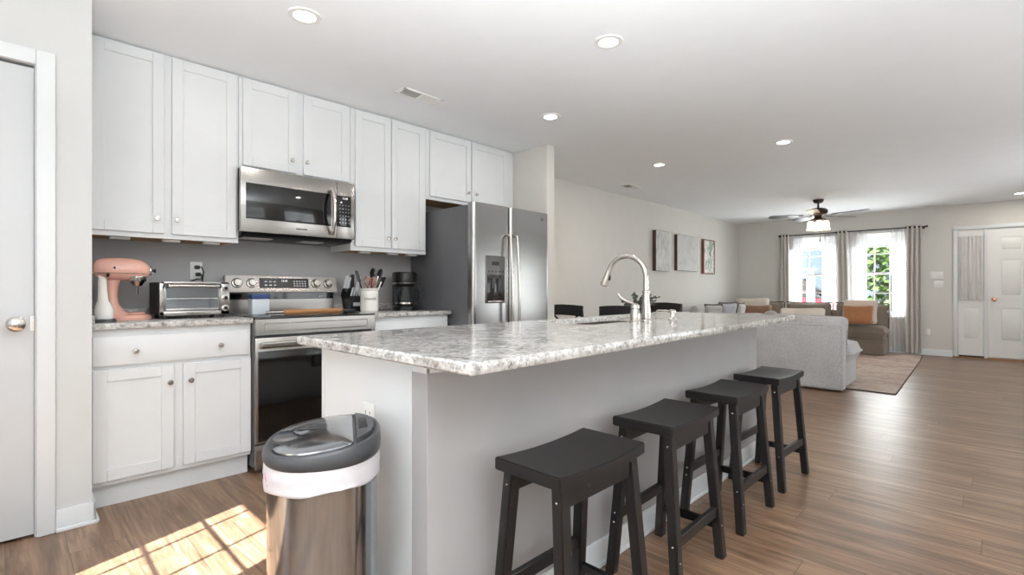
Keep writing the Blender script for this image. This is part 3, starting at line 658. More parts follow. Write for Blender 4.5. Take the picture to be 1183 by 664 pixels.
# ------------------------------------------------------------------ bar stools
def make_stool(loc, label):
    t = thing('bar_stool', label, 'stool', (0, 0, 0), 'black saddle seat stools')
    def st(u, v):
        y = -.2125 + .425 * v; return ((-.12 + .24 * u), y, .592 + .011 * (2 * v - 1) ** 2)
    b = bmesh.new(); nu, nv = 4, 16; Ht = {}
    for i in range(nu + 1):
        for j in range(nv + 1):
            p = st(i / nu, j / nv); Ht[i, j] = (b.verts.new(p), b.verts.new((p[0], p[1], p[2] - .036 if 0 else p[2] - .036)))
    for i in range(nu):
        for j in range(nv):
            for s_ in (0, 1):
                q = [Ht[i, j][s_], Ht[i + 1, j][s_], Ht[i + 1, j + 1][s_], Ht[i, j + 1][s_]]; b.faces.new(q if s_ == 0 else q[::-1])
    for i in range(nu):
        for j in (0, nv): b.faces.new((Ht[i, j][0], Ht[i + 1, j][0], Ht[i + 1, j][1], Ht[i, j][1]))
    for j in range(nv):
        for i in (0, nu): b.faces.new((Ht[i, j][0], Ht[i, j + 1][0], Ht[i, j + 1][1], Ht[i, j][1]))
    bmesh.ops.recalc_face_normals(b, faces=b.faces)
    bmesh.ops.bevel(b, geom=[e for e in b.edges if e.calc_face_angle(0) > .9], offset=.004, segments=2, affect='EDGES')
    MB().add(b).build('seat', 'bwood', t)
    W, D = .04, .034      # leg section: along y, along x
    legs = {}
    for sx in (-1, 1):
        for sy in (-1, 1):
            tx, ty, bx_, by = sx * .088, sy * .170, sx * .132, sy * .197
            sec = lambda cx, cy, z: [(cx - D / 2, cy - W / 2, z), (cx + D / 2, cy - W / 2, z), (cx + D / 2, cy + W / 2, z), (cx - D / 2, cy + W / 2, z)]
            lg = MB().hexa(sec(bx_, by, 0), sec(tx, ty, .563), .003).build('leg', 'bwood', t); legs[sx, sy] = lg
            bl = MB(); f = lambda z: (bx_ + (tx - bx_) * z / .563, by + (ty - by) * z / .563)
            for zz in ((.525, .185) if sx > 0 else (.525, .235, .2)):
                cx, cy = f(zz); ys = cy + sy * W / 2
                bl.ball((cx, ys, zz), (.004, .002, .004), 8, 6)
            cx, cy = f(.13); bl.ball((cx + sx * D / 2, cy, .13), (.002, .004, .004), 8, 6)
            bl.build('bolt', 'chrome', lg)
    at = lambda sx, sy, z: (sx * (.132 - .044 * z / .563), sy * (.197 - .027 * z / .563))
    for sx in (-1, 1):      # long aprons just below the seat
        x1, y1_ = at(sx, 1, .535)
        MB().box(x1 - .010, x1 + .010, -y1_ + W / 2, y1_ - W / 2, .505, .5665).build('apron', 'bwood', t)
    for sx, z in ((1, .19), (-1, .225)):
        x1, y1_ = at(sx, 1, z); MB().box(x1 - .010, x1 + .010, -y1_ + W / 2, y1_ - W / 2, z - .02, z + .02, .002, 1).build('stretcher', 'bwood', t)
    for sy in (-1, 1):
        x1, y1_ = at(1, sy, .13); MB().box(-x1 + D / 2, x1 - D / 2, sy * y1_ - .010, sy * y1_ + .010, .115, .148, .002, 1).build('stretcher', 'bwood', t)
    t.location = loc; return t
s1 = make_stool((2.845, 1.19, 0), 'black saddle seat bar stool nearest the trash can, first of the row')
dup(s1, (2.828, 1.822, 0), 'second black saddle seat bar stool counting from the trash can end', R(1))
dup(s1, (2.815, 2.47, 0), 'third black saddle seat bar stool counting from the trash can end', R(0))
dup(s1, (2.812, 3.10, 0), 'black saddle seat bar stool at the far end, nearest the grey sofa', R(-2))

# ------------------------------------------------------------------ trash can
t = thing('trash_can', 'oval stainless steel trash can with grey lid and white liner', 'trash can', (2.445, .606, 0))
AX, AY, RZ = .187, .147, R(-27)
def oval(kx, ky=None, n_=48, p_=2.3):
    res = []
    for i in range(n_):
        a = 2 * math.pi * i / n_; c_, s_ = math.cos(a), math.sin(a)
        x = AX * kx * math.copysign(abs(c_) ** (2 / p_), c_); y = AY * (ky or kx) * math.copysign(abs(s_) ** (2 / p_), s_); res.append((x, y))
    return res
def ringstack(levels, cap0=True, cap1=True):
    b = bmesh.new(); rs = []
    for kx, zf in levels: rs.append([b.verts.new((x, y, zf(x, y) if callable(zf) else zf)) for x, y in oval(kx)])
    for A, B in zip(rs, rs[1:]):
        for i in range(len(A)): j = (i + 1) % len(A); b.faces.new((A[i], A[j], B[j], B[i]))
    if cap0: b.faces.new(rs[0][::-1])
    if cap1: b.faces.new(rs[-1])
    bmesh.ops.recalc_face_normals(b, faces=b.faces); return b
TM = Matrix.Translation((2.445, .606, 0)) @ Matrix.Rotation(RZ, 4, 'Z')
MB().add(ringstack([(.93, .0), (.95, .004), (.95, .03), (.93, .032)]), TM).build('base', 'blackm', t)
MB().add(ringstack([(.94, .03), (.94, .645)]), TM).build('body', 'steelv', t)
# liner folded over the rim
def zb(x, y): return .586 + .003 * math.sin(7 * math.atan2(y, x)) + .007 * math.sin(2 * math.atan2(y, x) + 1)
def wob(k): return k
b = bmesh.new(); rs = []
for kx, zf in [(.955, zb), (.985, lambda x, y: zb(x, y) + .004), (.992, .598), (.978, .610), (.995, .622), (.982, .634), (.978, .652), (.945, .652)]:
    row = []
    for i, (x, y) in enumerate(oval(kx)):
        f = 1 + (.007 * math.sin(i * 1.9 + kx * 200) + .008 * math.sin(i * .7 + kx * 90)) * (1 if .96 < kx else 0); row.append(b.verts.new((x * f, y * f, zf(x, y) if callable(zf) else zf)))
    rs.append(row)
for A, B in zip(rs, rs[1:]):
    for i in range(len(A)): j = (i + 1) % len(A); b.faces.new((A[i], A[j], B[j], B[i]))
bmesh.ops.recalc_face_normals(b, faces=b.faces)
ln = MB().add(b, TM).build('liner', 'bag', t, ang=60, label='white bin liner folded over the rim')
def lidz(x, y): return .690 + .09 * y          # back (+y) higher
lid = MB().add(ringstack([(.99, .650), (1.005, .655), (1.01, lambda x, y: .668 + .03 * y), (1.0, lambda x, y: lidz(x, y) - .006), (.975, lidz), (.93, lambda x, y: lidz(x, y) + .001), (.90, lambda x, y: lidz(x, y) - .005)]), TM).build('lid', 'dgrey', t, label='charcoal lid rim')
def flap_outline():
    res = []
    for x, y in oval(.89, .88, 60):
        if y < -.085 and abs(x) < .06: y = max(y, -.085 + (.035 * math.cos(x / .06 * math.pi / 2)))
        if y > .075: y = .075
        res.append((x, y))
    return res
b = bmesh.new(); fo = flap_outline(); rs = []
for k_, dz in ((1, -.004), (.99, .003), (.93, .0055), (.75, .0085), (.5, .0105), (.25, .0115)):
    rs.append([b.verts.new((x * k_, y * k_, lidz(x * k_, y * k_) + dz)) for x, y in fo])
cv = b.verts.new((0, 0, lidz(0, 0) + .012))
for A, B in zip(rs, rs[1:]):
    for i in range(len(A)): j = (i + 1) % len(A); b.faces.new((A[i], A[j], B[j], B[i]))
for i in range(len(fo)): b.faces.new((rs[-1][i], rs[-1][(i + 1) % len(fo)], cv))
bmesh.ops.recalc_face_normals(b, faces=b.faces)
MB().add(b, TM).build('flap', 'steelv', lid, label='shiny steel flap')
# hinge housing at the back and push button at the front
hp = [(x, y) for x, y in oval(.885, .885, 60) if y > .079]
hp.sort(key=lambda p: p[0])
b = MB().hexa([(x, y, lidz(x, y) - .008) for x, y in hp], [(x, y, lidz(x, y) + .010) for x, y in hp], .002).xf(TM); b.build('hinge_housing', 'dgrey', lid)
MB().box(-.05, .05, .090, .112, .702, .7125, .002).xf(TM).build('hinge_latch', 'blackm', lid)
MB().lathe([(.03, 0), (.03, .008), (.024, .012), (.012, .0115), (0, .011)], (.004, -.096, lidz(0, -.096) - .002), 24).xf(TM).build('push_button', 'dispenser', lid)
b = MB()
def onbag(a, z):
    x = AX * .995 * math.cos(a); y = AY * .995 * math.sin(a); return Vector((x, y, z))
pts = [onbag(R(-66) + .05 * i, .622 - .006 * i + .012 * math.sin(i * 1.2)) for i in range(5)]
b.tube(pts, [.002, .005, .006, .004, .001], 6).xf(TM).build('printed_mark', 'pink', ln)

# ------------------------------------------------------------------ stand mixer
t = thing('stand_mixer', 'coral pink stand mixer with tilt head on the granite counter', 'mixer', (.3, .43, .914))
MXT = Matrix.Translation((.29, .453, .9145)) @ Matrix.Rotation(R(84), 4, 'Z') @ Matrix.Diagonal((.80, 1.04, 1.06, 1))     # local +X is the head's forward
def loft(secs, n_=24):
    b = bmesh.new(); rs = []
    for c_, ax, ry, rz in secs:   # section ring perpendicular to ax at c_
        ax = Vector(ax).normalized(); sd = Vector((0, 1, 0)); up = ax.cross(sd).normalized()
        rs.append([b.verts.new(Vector(c_) + sd * ry * math.cos(2 * math.pi * i / n_) + up * rz * math.sin(2 * math.pi * i / n_)) for i in range(n_)])
    for A, B in zip(rs, rs[1:]):
        for i in range(n_): j = (i + 1) % n_; b.faces.new((A[i], A[j], B[j], B[i]))
    b.faces.new(rs[0][::-1]); b.faces.new(rs[-1]); bmesh.ops.recalc_face_normals(b, faces=b.faces); return b
hd = []
for x, rz, ry in ((-.155, .012, .018), (-.15, .034, .036), (-.135, .047, .05), (-.11, .056, .056), (-.06, .060, .060), (0, .061, .061), (.06, .058, .058), (.10, .052, .054), (.13, .043, .047), (.15, .030, .035), (.156, .024, .028)):
    hd.append(((x, 0, .262 - (0.004 if x > .1 else 0)), (1, 0, 0), ry, rz))
h = MB().add(loft(hd), MXT).build('motor_head', 'coral', t)
MB().add(loft([((-.1515, 0, .241), (1, 0, 0), .038, .004), ((-.13, 0, .241), (1, 0, 0), .0535, .0075), ((-.08, 0, .241), (1, 0, 0), .0625, .0075), ((0, 0, .241), (1, 0, 0), .0635, .0075), ((.07, 0, .241), (1, 0, 0), .058, .0075), ((.12, 0, .241), (1, 0, 0), .048, .0075), ((.14, 0, .241), (1, 0, 0), .038, .004)]), MXT).build('trim_band', 'nickel', h)
MB().lathe([(0, 0), (.024, 0), (.024, .012), (.021, .016), (0, .017)], (.152, 0, .258), 20, MXT, (1, 0, 0)).build('attachment_hub', 'chrome', h)
MB().lathe([(0, 0), (.006, 0), (.006, .01), (.011, .014), (.011, .024), (0, .026)], (.168, 0, .258), 14, MXT, (1, 0, 0)).build('hub_knob', 'black', h)
MB().ball((-.04, -.061, .268), .007, 10, 8, MXT).ball((-.075, -.056, .23), .01, 10, 8, MXT).build('speed_lever', 'black', h)
MB().lathe([(.058, 0), (.058, -.004), (.054, -.024), (.044, -.028), (.026, -.05), (0, -.05)][::-1], (.085, 0, .226), 24, MXT).build('planetary', 'chrome', h)
MB().lathe([(0, 0), (.006, 0), (.006, .045), (0, .046)], (.085, 0, .131), 12, MXT).build('beater_shaft', 'chrome', h)
pd = []
for x, z, rx, ry in ((-.085, .205, .05, .05), (-.09, .18, .045, .045), (-.09, .12, .036, .04), (-.085, .08, .042, .046), (-.07, .045, .06, .062), (-.05, .025, .085, .082)):
    pd.append(((x + .03, 0, z), (0, 0, -1), ry, rx))
b = MB().add(loft(pd), MXT)
b.add(loft([((.022, 0, .0), (0, 0, 1), .095, .148), ((.022, 0, .014), (0, 0, 1), .097, .15), ((.022, 0, .024), (0, 0, 1), .088, .141), ((.022, 0, .028), (0, 0, 1), .06, .115)]), MXT)
b.build('pedestal', 'coral', t)
MB().lathe([(.055, .0), (.055, .008), (.05, .01), (.02, .011), (0, .011)], (.08, 0, .028), 24, MXT).build('bowl_plate', 'coral', t)
# white handheld appliance
t = thing('handheld_appliance', 'white bottle-shaped appliance with slanted top on a dark base', 'appliance', (.5, .355, .914))
AM = Matrix.Translation((.52, .352, .9145)) @ Matrix.Rotation(R(40), 4, 'Z')
MB().add(loft([((0, 0, 0), (0, 0, 1), .045, .055), ((0, 0, .014), (0, 0, 1), .043, .053), ((.006, 0, .018), (0, 0, 1), .035, .045)]), AM).build('charging_base', 'dgrey', t)
MB().add(loft([((0, 0, .018), (0, 0, 1), .034, .036), ((0, 0, .035), (0, 0, 1), .035, .037)]), AM).build('foot_ring', 'white', t)
MB().add(loft([((0, 0, .035), (0, 0, 1), .038, .040), ((0, 0, .065), (0, 0, 1), .038, .040), ((-.003, 0, .09), (0, 0, 1), .031, .033), ((-.006, 0, .11), (0, 0, 1), .022, .023), ((-.008, 0, .16), (0, 0, 1), .019, .019), ((-.010, 0, .20), (0, 0, 1), .018, .018), ((-.010, 0, .226), (.6, 0, 1), .016, .020)]), AM).build('body', 'ceramic', t)

# ------------------------------------------------------------------ toaster oven
t = thing('toaster_oven', 'stainless steel toaster oven with glass door and three knobs', 'toaster oven', (.28, .78, .914))
y0, y1 = .603, .955
b = MB().box(.14, .405, y0, y0 + .012, .934, 1.122, .003).box(.14, .405, y1 - .055, y1, .934, 1.122, .003).box(.14, .405, y0, y1, 1.11, 1.122, .003).box(.14, .405, y0, y1, .934, .946, .003).box(.14, .15, y0, y1, .934, 1.122)
b.build('housing', 'blackm', t)
MB().box(.405, .42, y0, y0 + .022, .932, 1.126, .003).box(.405, .42, y0, y1, .932, .957, .003).box(.405, .42, y0, y1, 1.112, 1.126, .003).box(.405, .42, .905, y1, .932, 1.126, .003).build('front_frame', 'steelh', t)
MB().box(.415, .4155, y0 + .02, .906, .955, 1.113).build('door_glass', 'oglass', t)
MB().box(.2, .21, y0 + .012, .9, .946, 1.11).box(.21, .405, y0 + .0125, y0 + .015, .946, 1.11).box(.21, .405, .897, .8995, .946, 1.11).box(.21, .405, y0 + .013, .899, .9465, .949).build('cavity_liner', 'liner', t)
dd = MB().box(.416, .423, y0 + .022, .904, .958, .972, .002).box(.416, .423, y0 + .022, .904, 1.092, 1.11, .002).box(.416, .423, y0 + .022, y0 + .03, .958, 1.11, .002).box(.416, .423, .896, .904, .958, 1.11, .002).build('door', 'steelh', t)
MB().cyl((.449, y0 + .035, 1.101), (.449, .892, 1.101), .0085, n=16).build('door_handle', 'nickel', dd)
MB().cyl((.42, y0 + .035, 1.101), (.452, y0 + .035, 1.101), .013, n=16).cyl((.42, .892, 1.101), (.452, .892, 1.101), .013, n=16).build('handle_mount', 'black', dd)
b = MB()
for i in range(9): b.cyl((.22 + i * .023, y0 + .014, 1.03), (.22 + i * .023, .898, 1.03), .002, n=6)
b.cyl((.408, y0 + .014, 1.028), (.408, .898, 1.028), .005, n=8); b.build('rack', 'chrome', t)
for zz in (1.088, 1.032, .970):
    kk = MB().lathe([(0, 0), (.0185, 0), (.0185, .004), (.014, .006), (.013, .018), (0, .019)], (.42, .931, zz), 20, d=(1, 0, 0)).build('control_knob', 'nickel', t)
    MB().cyl((.438, .931, zz), (.441, .931, zz), .0105, n=18).build('knob_cap', 'black', kk)
for a in (.17, .39):
    for yy in (y0 + .03, y1 - .03): MB().cyl((a, yy, .9145), (a, yy, .935), .012, .014, 12).build('foot', 'black', t)
MB().box(.4195, .4208, .733, .768, .9415, .9465).build('badge', 'ink', t, smooth=False)

# ------------------------------------------------------------------ wall outlet with two plugs
t = thing('wall_outlet', 'white outlet with two black plugs on the grey wall above toaster oven', 'outlet', (0, .877, 1.16))
MB().box(.001, .007, .842, .912, 1.148, 1.262, .003).build('outlet_plate', 'white', t)
MB().box(.007, .009, .862, .892, 1.212, 1.245, .002).box(.007, .009, .862, .892, 1.165, 1.198, .002).build('socket', 'white', t)
for zz, oy in ((1.226, 0), (1.180, .006)):
    solo(MB().box(.0095, .04, .863 + oy, .890 + oy, zz - .012, zz + .012, .004).tube([(.03, .88 + oy, zz), (.055, .89 + oy, zz - .004), (.06, .893, zz - .03), (.05, .87, 1.15), (.04, .83, 1.128), (.06, .78, 1.1), (.09, .76, 1.0)] if zz < 1.2 else [(.03, .88, zz), (.055, .895, zz + .002), (.062, .905, zz - .03), (.05, .903, 1.16), (.04, .90, 1.1), (.07, .93, 1.0)], .004, 8).build('power_plug', 'black'),
         'black plug and cord in the %s socket of the kitchen wall outlet' % ('upper' if zz > 1.2 else 'lower'), 'plug', 'plugs in the outlet')

# ------------------------------------------------------------------ things on the range and right counter
t = thing('food_tub', 'frosted food tub with navy blue lid on the cooktop', 'container', (.35, 1.143, .917))
MB().box(.305, .395, 1.09, 1.198, .9175, 1.022, .008, 3).build('body', 'clear', t)
MB().box(.300, .400, 1.086, 1.202, 1.022, 1.052, .006, 3).build('lid', 'blue', t, label='navy blue lid')
t = thing('rolling_pin', 'wooden rolling pin with metal handles lying across the cooktop', 'rolling pin', (.42, 1.5, .917))
MB().cyl((.43, 1.27, .934), (.43, 1.67, .934), .0165, n=18, bev=.003).build('roller', 'wood', t)
MB().cyl((.43, 1.16, .934), (.43, 1.27, .934), .010, .012, 14).build('handle', 'nickel', t); MB().cyl((.43, 1.67, .934), (.43, 1.775, .934), .009, .006, 14).build('handle', 'dgrey', t)
KM = Matrix.Translation((-.125, .092, 0))
# knife block
t = thing('knife_block', 'black knife block with silver handled knives beside the white crock', 'knife block', (.2, 1.885, .914))
MB().poly([(.27, .9145), (.375, .9145), (.365, 1.02), (.255, 1.095), (.22, 1.04)], 1, 1.738, 1.845, .003).xf(KM).build('block', 'black', t)
MB().box(.3712, .3735, 1.765, 1.82, .955, .982).xf(KM).build('name_plate', 'print', t)
def knife(y, z0, ln, w_, nm, x0):
    a = Vector((x0, y, z0)); dv = Vector((.45, .0, .89)).normalized() if 0 else Vector((.42, .02, .9)).normalized()
    q = MB().hexa([a + Vector((-.006, -w_, 0)), a + Vector((.006, -w_, 0)), a + Vector((.006, w_, 0)), a + Vector((-.006, w_, 0))], [p + dv * ln for p in (a + Vector((-.007, -w_, 0)), a + Vector((.007, -w_, 0)), a + Vector((.007, w_ * 1.2, 0)), a + Vector((-.007, w_ * 1.2, 0)))], .003)
    return q
KG = 'knives in the block'
KL = ['large silver-handled kitchen knife at the left end of the black block', 'second large silver-handled knife from the left in the block', 'steak knife with silver handle at front left of the block', 'steak knife with silver handle, second at front of the block', 'steak knife with silver handle, third at front of the block', 'steak knife with silver handle at front right of the block', 'broad silver-handled knife at the upper right of the block']
for i, (y, x0, z0, ln, w_) in enumerate([(1.75, .25, 1.08, .12, .010), (1.773, .255, 1.08, .105, .010), (1.76, .345, 1.03, .075, .006), (1.782, .345, 1.03, .075, .006), (1.804, .345, 1.03, .075, .006), (1.826, .345, 1.03, .075, .006), (1.832, .29, 1.068, .12, .010)]):
    solo(knife(y, z0, ln, w_, '', x0).xf(KM).build('knife', 'liner'), KL[i], 'knife', KG)
solo(MB().box(.272, .286, 1.79, 1.822, 1.07, 1.20, .005).xf(KM).build('kitchen_shears', 'black'), 'black handled kitchen shears standing in the knife block', 'shears')
# crock
t = thing('utensil_crock', 'white ceramic crock lettered for utensils beside the knife block', 'crock', (.35, 1.93, .914))
cx, cy = .35, 1.935
MB().lathe([(0, 0), (.062, 0), (.066, .006), (.067, .02), (.067, .14), (.064, .15), (.060, .158), (.066, .165), (.067, .173), (.062, .176), (.057, .172), (.056, .03), (0, .028)], (cx, cy, .9145), 36).build('jar', 'ceramic', t)
letters('Utensils', .030, lambda u, v, d: Vector((cx + (.0672 + d) * math.cos(u / .067 - .42), cy + (.0672 + d) * math.sin(u / .067 - .42), 1.012 + v))).build('lettering', 'ink', t, smooth=False)
UT = []
def handle(p, q, r=.005): return MB().tube([p, tuple((Vector(p) + Vector(q)) / 2), q], r, 8)
base_ = lambda dx, dy: (cx + dx, cy + dy, .96)
def utensil(name, label, cat, mat, dx, dy, top, head, lead=None):
    p, q = Vector(base_(dx * .3, dy * .3)), Vector(top); ax = (q - p).normalized()
    b = handle(p, q, .0055 if name != 'whisk' else .006)
    Tm = Matrix.Translation(q) @ ax.to_track_quat('Z', 'Y').to_matrix().to_4x4()
    if head == 'spoon': b.ball((0, 0, .035), (.027, .009, .042), 16, 10, Tm)
    elif head == 'turner': b.box(-.034, .034, -.003, .003, 0, .085, .002, mx=Tm)
    elif head == 'ladle': b.ball((0, .02, .03), (.036, .028, .036), 16, 10, Tm)
    elif head == 'whisk':
        for k_ in range(5):
            a = math.pi * k_ / 5; b.tube([tuple(Tm @ Vector((.024 * math.sin(math.pi * s_) * math.cos(a) * (1 if s_ < .5 else 1), .024 * math.sin(math.pi * s_) * math.sin(a), .085 * s_)) ) for s_ in [i / 10 for i in range(11)]], .0016, 5)
            b.tube([tuple(Tm @ Vector((-.024 * math.sin(math.pi * s_) * math.cos(a), -.024 * math.sin(math.pi * s_) * math.sin(a), .085 * s_))) for s_ in [i / 10 for i in range(11)]], .0016, 5)
    elif head == 'bar': b.box(-.010, .010, -.005, .005, -.05, .035, .004, mx=Tm)
    solo(b.build(name, mat), label, cat, 'utensils in the white crock')
utensil('spatula', 'broad black turner leaning left in the white utensil crock', 'spatula', 'black', -.03, -.06, (cx - .02, cy - .072, 1.14), 'turner')
utensil('whisk', 'rose gold whisk standing at the left of the utensil crock', 'whisk', 'cop', .02, -.03, (cx + .03, cy - .034, 1.10), 'whisk')
utensil('whisk', 'rose gold whisk standing near the middle of the utensil crock', 'whisk', 'cop', .03, .005, (cx + .04, cy + .0, 1.095), 'whisk')
utensil('serving_spoon', 'tall black serving spoon at the back of the utensil crock', 'spoon', 'black', -.02, .02, (cx - .02, cy + .035, 1.17), 'spoon')
utensil('ladle', 'black ladle standing tallest at right of the utensil crock', 'ladle', 'blackm', -.01, .06, (cx - .02, cy + .09, 1.17), 'spoon')
utensil('spatula', 'black slotted turner leaning right out of the utensil crock', 'spatula', 'blackm', .0, .06, (cx + .0, cy + .085, 1.10), 'turner')
utensil('tongs', 'silver handled tongs standing in the utensil crock', 'tongs', 'nickel', .03, .03, (cx + .035, cy + .045, 1.15), 'bar')
utensil('peeler', 'white handled utensil in front right of the utensil crock', 'utensil', 'white', .04, .04, (cx + .045, cy + .06, 1.11), 'bar')
# coffee maker
t = thing('coffee_maker', 'black drip coffee maker with glass carafe beside the refrigerator', 'coffee maker', (.28, 2.29, .914))
cx, cy = .30, 2.285
CM = Matrix.Translation((cx, cy, .9145)) @ Matrix.Rotation(R(-25), 4, 'Z')     # local +X faces the room
b = MB().add(loft([((-.03, 0, 0), (0, 0, 1), .095, .125), ((-.03, 0, .028), (0, 0, 1), .095, .125), ((-.03, 0, .036), (0, 0, 1), .088, .118)]), CM); b.build('base', 'black', t)
MB().box(-.15, -.085, -.085, .085, .03, .215, .012, mx=CM).build('water_tank', 'blackm', t)
MB().add(loft([((-.035, 0, .205), (0, 0, 1), .085, .115), ((-.035, 0, .222), (0, 0, 1), .098, .122), ((-.035, 0, .295), (0, 0, 1), .1, .124), ((-.035, 0, .308), (0, 0, 1), .092, .116)]), CM).build('brew_head', 'black', t)
MB().add(loft([((-.035, 0, .216), (0, 0, 1), .0985, .1225), ((-.035, 0, .222), (0, 0, 1), .0995, .1235)]), CM).build('chrome_band', 'nickel', t)
MB().box(.060, .0668, -.018, .018, .255, .267, mx=CM).build('badge', 'print', t, smooth=False)
ca = MB().lathe([(0, .0), (.062, .0), (.075, .02), (.077, .06), (.066, .11), (.055, .14), (.057, .15)], tuple(CM @ Vector((0, 0, .037))), 32).build('carafe', 'cglass', t)
MB().lathe([(0, .0), (.057, 0), (.058, .008), (.05, .014), (0, .015)], tuple(CM @ Vector((0, 0, .187))), 28).build('carafe_lid', 'black', ca)
MB().lathe([(.0785, 0), (.0785, .014), (.076, .014), (.076, 0)], tuple(CM @ Vector((0, 0, .05))), 32, ring=True).build('carafe_band', 'nickel', ca)
hdv = lambda r_, z: tuple(Matrix.Translation((cx, cy, .9145)) @ Vector((r_ * math.cos(R(62)), r_ * math.sin(R(62)), z)))
MB().tube([hdv(.06, .18), hdv(.095, .182), hdv(.118, .165), hdv(.125, .13), hdv(.118, .09), hdv(.1, .07), hdv(.078, .075)], .0085, 10).build('carafe_handle', 'black', ca)
MB().cyl((.39, 2.43, .9145), (.39, 2.43, .9145 + .001), .001, n=6).bm.free()

# ------------------------------------------------------------------ ceiling fixtures
LG = 'recessed ceiling downlights'
for (x, y, lab, pw) in [(1.297, 1.04, 'recessed downlight above the range, nearest the pantry wall', 2.5), (2.232, 2.313, 'recessed downlight above the island, directly over the sink faucet', 4), (1.25, 2.995, 'recessed downlight in front of the refrigerator doors', 5), (1.135, 4.97, 'recessed downlight over the dining table', 8), (2.353, 5.012, 'recessed downlight between the island end and the near grey sofa', 8), (3.997, 9.99, 'recessed downlight just inside the front door', 7)]:
    t = thing('recessed_downlight', lab, 'ceiling light', (x, y, H), LG)
    MB().lathe([(.052, -.006), (.076, -.006), (.079, -.001), (.079, 0), (.052, 0)], (x, y, H), 36, ring=True).build('trim_ring', 'white', t)
    MB().lathe([(0, -.005), (.052, -.005), (.052, -.001), (0, -.001)], (x, y, H), 32).build('lens', 'lens', t)
    l = lamp('downlight_bulb', 'AREA', (x, y, H - .012), pw, (1, .95, .88)); l.data.shape = 'DISK'; l.data.size = .1
def vent(x0, x1, y0, y1, lab, dark):
    t = thing('ceiling_vent', lab, 'vent', ((x0 + x1) / 2, (y0 + y1) / 2, H), 'ceiling air vents')
    b = MB(); e = .018; z0, z1 = H - .008, H - .0005
    b.box(x0, x0 + e, y0, y1, z0, z1, .002, 1).box(x1 - e, x1, y0, y1, z0, z1, .002, 1).box(x0, x1, y0, y0 + e, z0, z1, .002, 1).box(x0, x1, y1 - e, y1, z0, z1, .002, 1); b.build('frame', 'white', t)
    MB().box(x0 + e, x1 - e, y0 + e, y1 - e, H - .0025, H - .0008).build('duct_opening', 'dgrey', t)
    b = MB(); L = y1 - y0 > x1 - x0; n_ = 16; a0, a1 = (y0 + e, y1 - e) if L else (x0 + e, x1 - e); c0_, c1_ = (x0 + e, x1 - e) if L else (y0 + e, y1 - e)
    for i in range(n_):
        m = a0 + (a1 - a0) * (i + .5) / n_; sg = -1 if i < n_ / 2 else 1; hw = (a1 - a0) / n_ * .52; q0, q1 = (m - sg * hw, H - .003), (m + sg * hw, H - .0085)
        P4 = lambda dz: [(c0_, *q0), (c1_, *q0), (c1_, *q1), (c0_, *q1)]
        f3 = lambda c_, m_, z_, dz: (c_, m_, z_ + dz) if L else (m_, c_, z_ + dz)
        b.hexa([f3(*p, 0) for p in P4(0)], [f3(*p, .0008) for p in P4(0)])
    b.box(*((c0_, c1_, (a0 + a1) / 2 - .006, (a0 + a1) / 2 + .006) if L else ((a0 + a1) / 2 - .006, (a0 + a1) / 2 + .006, c0_, c1_)), H - .009, H - .001)
    b.build('louvre', 'white', t)
vent(.79, .92, 1.87, 2.20, 'white rectangular ceiling vent in front of the upper cabinets', 0)
vent(.24, .38, 5.62, 5.92, 'small ceiling vent near the dining wall before the pictures', 0)
vent(2.93, 3.23, 10.48, 10.62, 'ceiling vent close to the front wall beside the curtain rod end', 0)

# ceiling fan
FX, FY = 1.834, 8.6
t = thing('ceiling_fan', 'bronze five blade ceiling fan with lit frosted shades', 'ceiling fan', (FX, FY, H))
MB().lathe([(0, 0), (.072, 0), (.072, -.012), (.06, -.045), (.03, -.06), (0, -.06)][::-1], (FX, FY, H - .0005), 28).build('canopy', 'bronze', t)
MB().cyl((FX, FY, H - .06), (FX, FY, 2.3), .014, n=14).build('downrod', 'bronze', t)
MB().lathe([(0, 2.20), (.075, 2.20), (.11, 2.215), (.125, 2.24), (.125, 2.275), (.10, 2.30), (.05, 2.315), (0, 2.315)], (FX, FY, 0), 32).build('motor_housing', 'bronze', t)
MB().lathe([(0, 2.105), (.03, 2.105), (.05, 2.12), (.06, 2.15), (.045, 2.18), (.06, 2.2), (0, 2.2)], (FX, FY, 0), 28).build('light_fitter', 'bronze', t)
for k_ in range(5):
    a = R(58.5 + 72 * k_); T_ = Matrix.Translation((FX, FY, 2.205)) @ Matrix.Rotation(a, 4, 'Z') @ Matrix.Rotation(R(11), 4, 'X')
    o_ = [(.2, -.05), (.3, -.062), (.6, -.07), (.65, -.06), (.67, -.03), (.67, .03), (.65, .06), (.6, .07), (.3, .062), (.2, .05)]
    bl = MB().poly(o_, 2, -.004, .004, .0015, T_).build('blade', 'blade', t)
    MB().poly([(.09, -.018), (.17, -.012), (.25, -.03), (.27, 0), (.25, .03), (.17, .012), (.09, .018)], 2, -.010, -.0045, .001, T_).build('blade_bracket', 'bronze', bl)
for k_ in range(4):
    a = R(20 + 90 * k_); dx, dy = math.cos(a), math.sin(a)
    MB().tube([(FX + dx * .04, FY + dy * .04, 2.14), (FX + dx * .08, FY + dy * .08, 2.15), (FX + dx * .1, FY + dy * .1, 2.12)], .008, 8).build('light_arm', 'bronze', t)
    c_ = (FX + dx * .1, FY + dy * .1, 0)
    MB().lathe([(.0, 2.115), (.03, 2.115), (.042, 2.09), (.046, 2.03), (.055, 1.985), (.053, 1.985), (.044, 2.03), (.040, 2.088), (.028, 2.11), (0, 2.11)], c_, 24).build('lamp_shade', 'frost', t)
    lamp('fan_bulb', 'POINT', (c_[0], c_[1], 2.03), 3.0, (1, .82, .6), shadow_soft_size=.03)
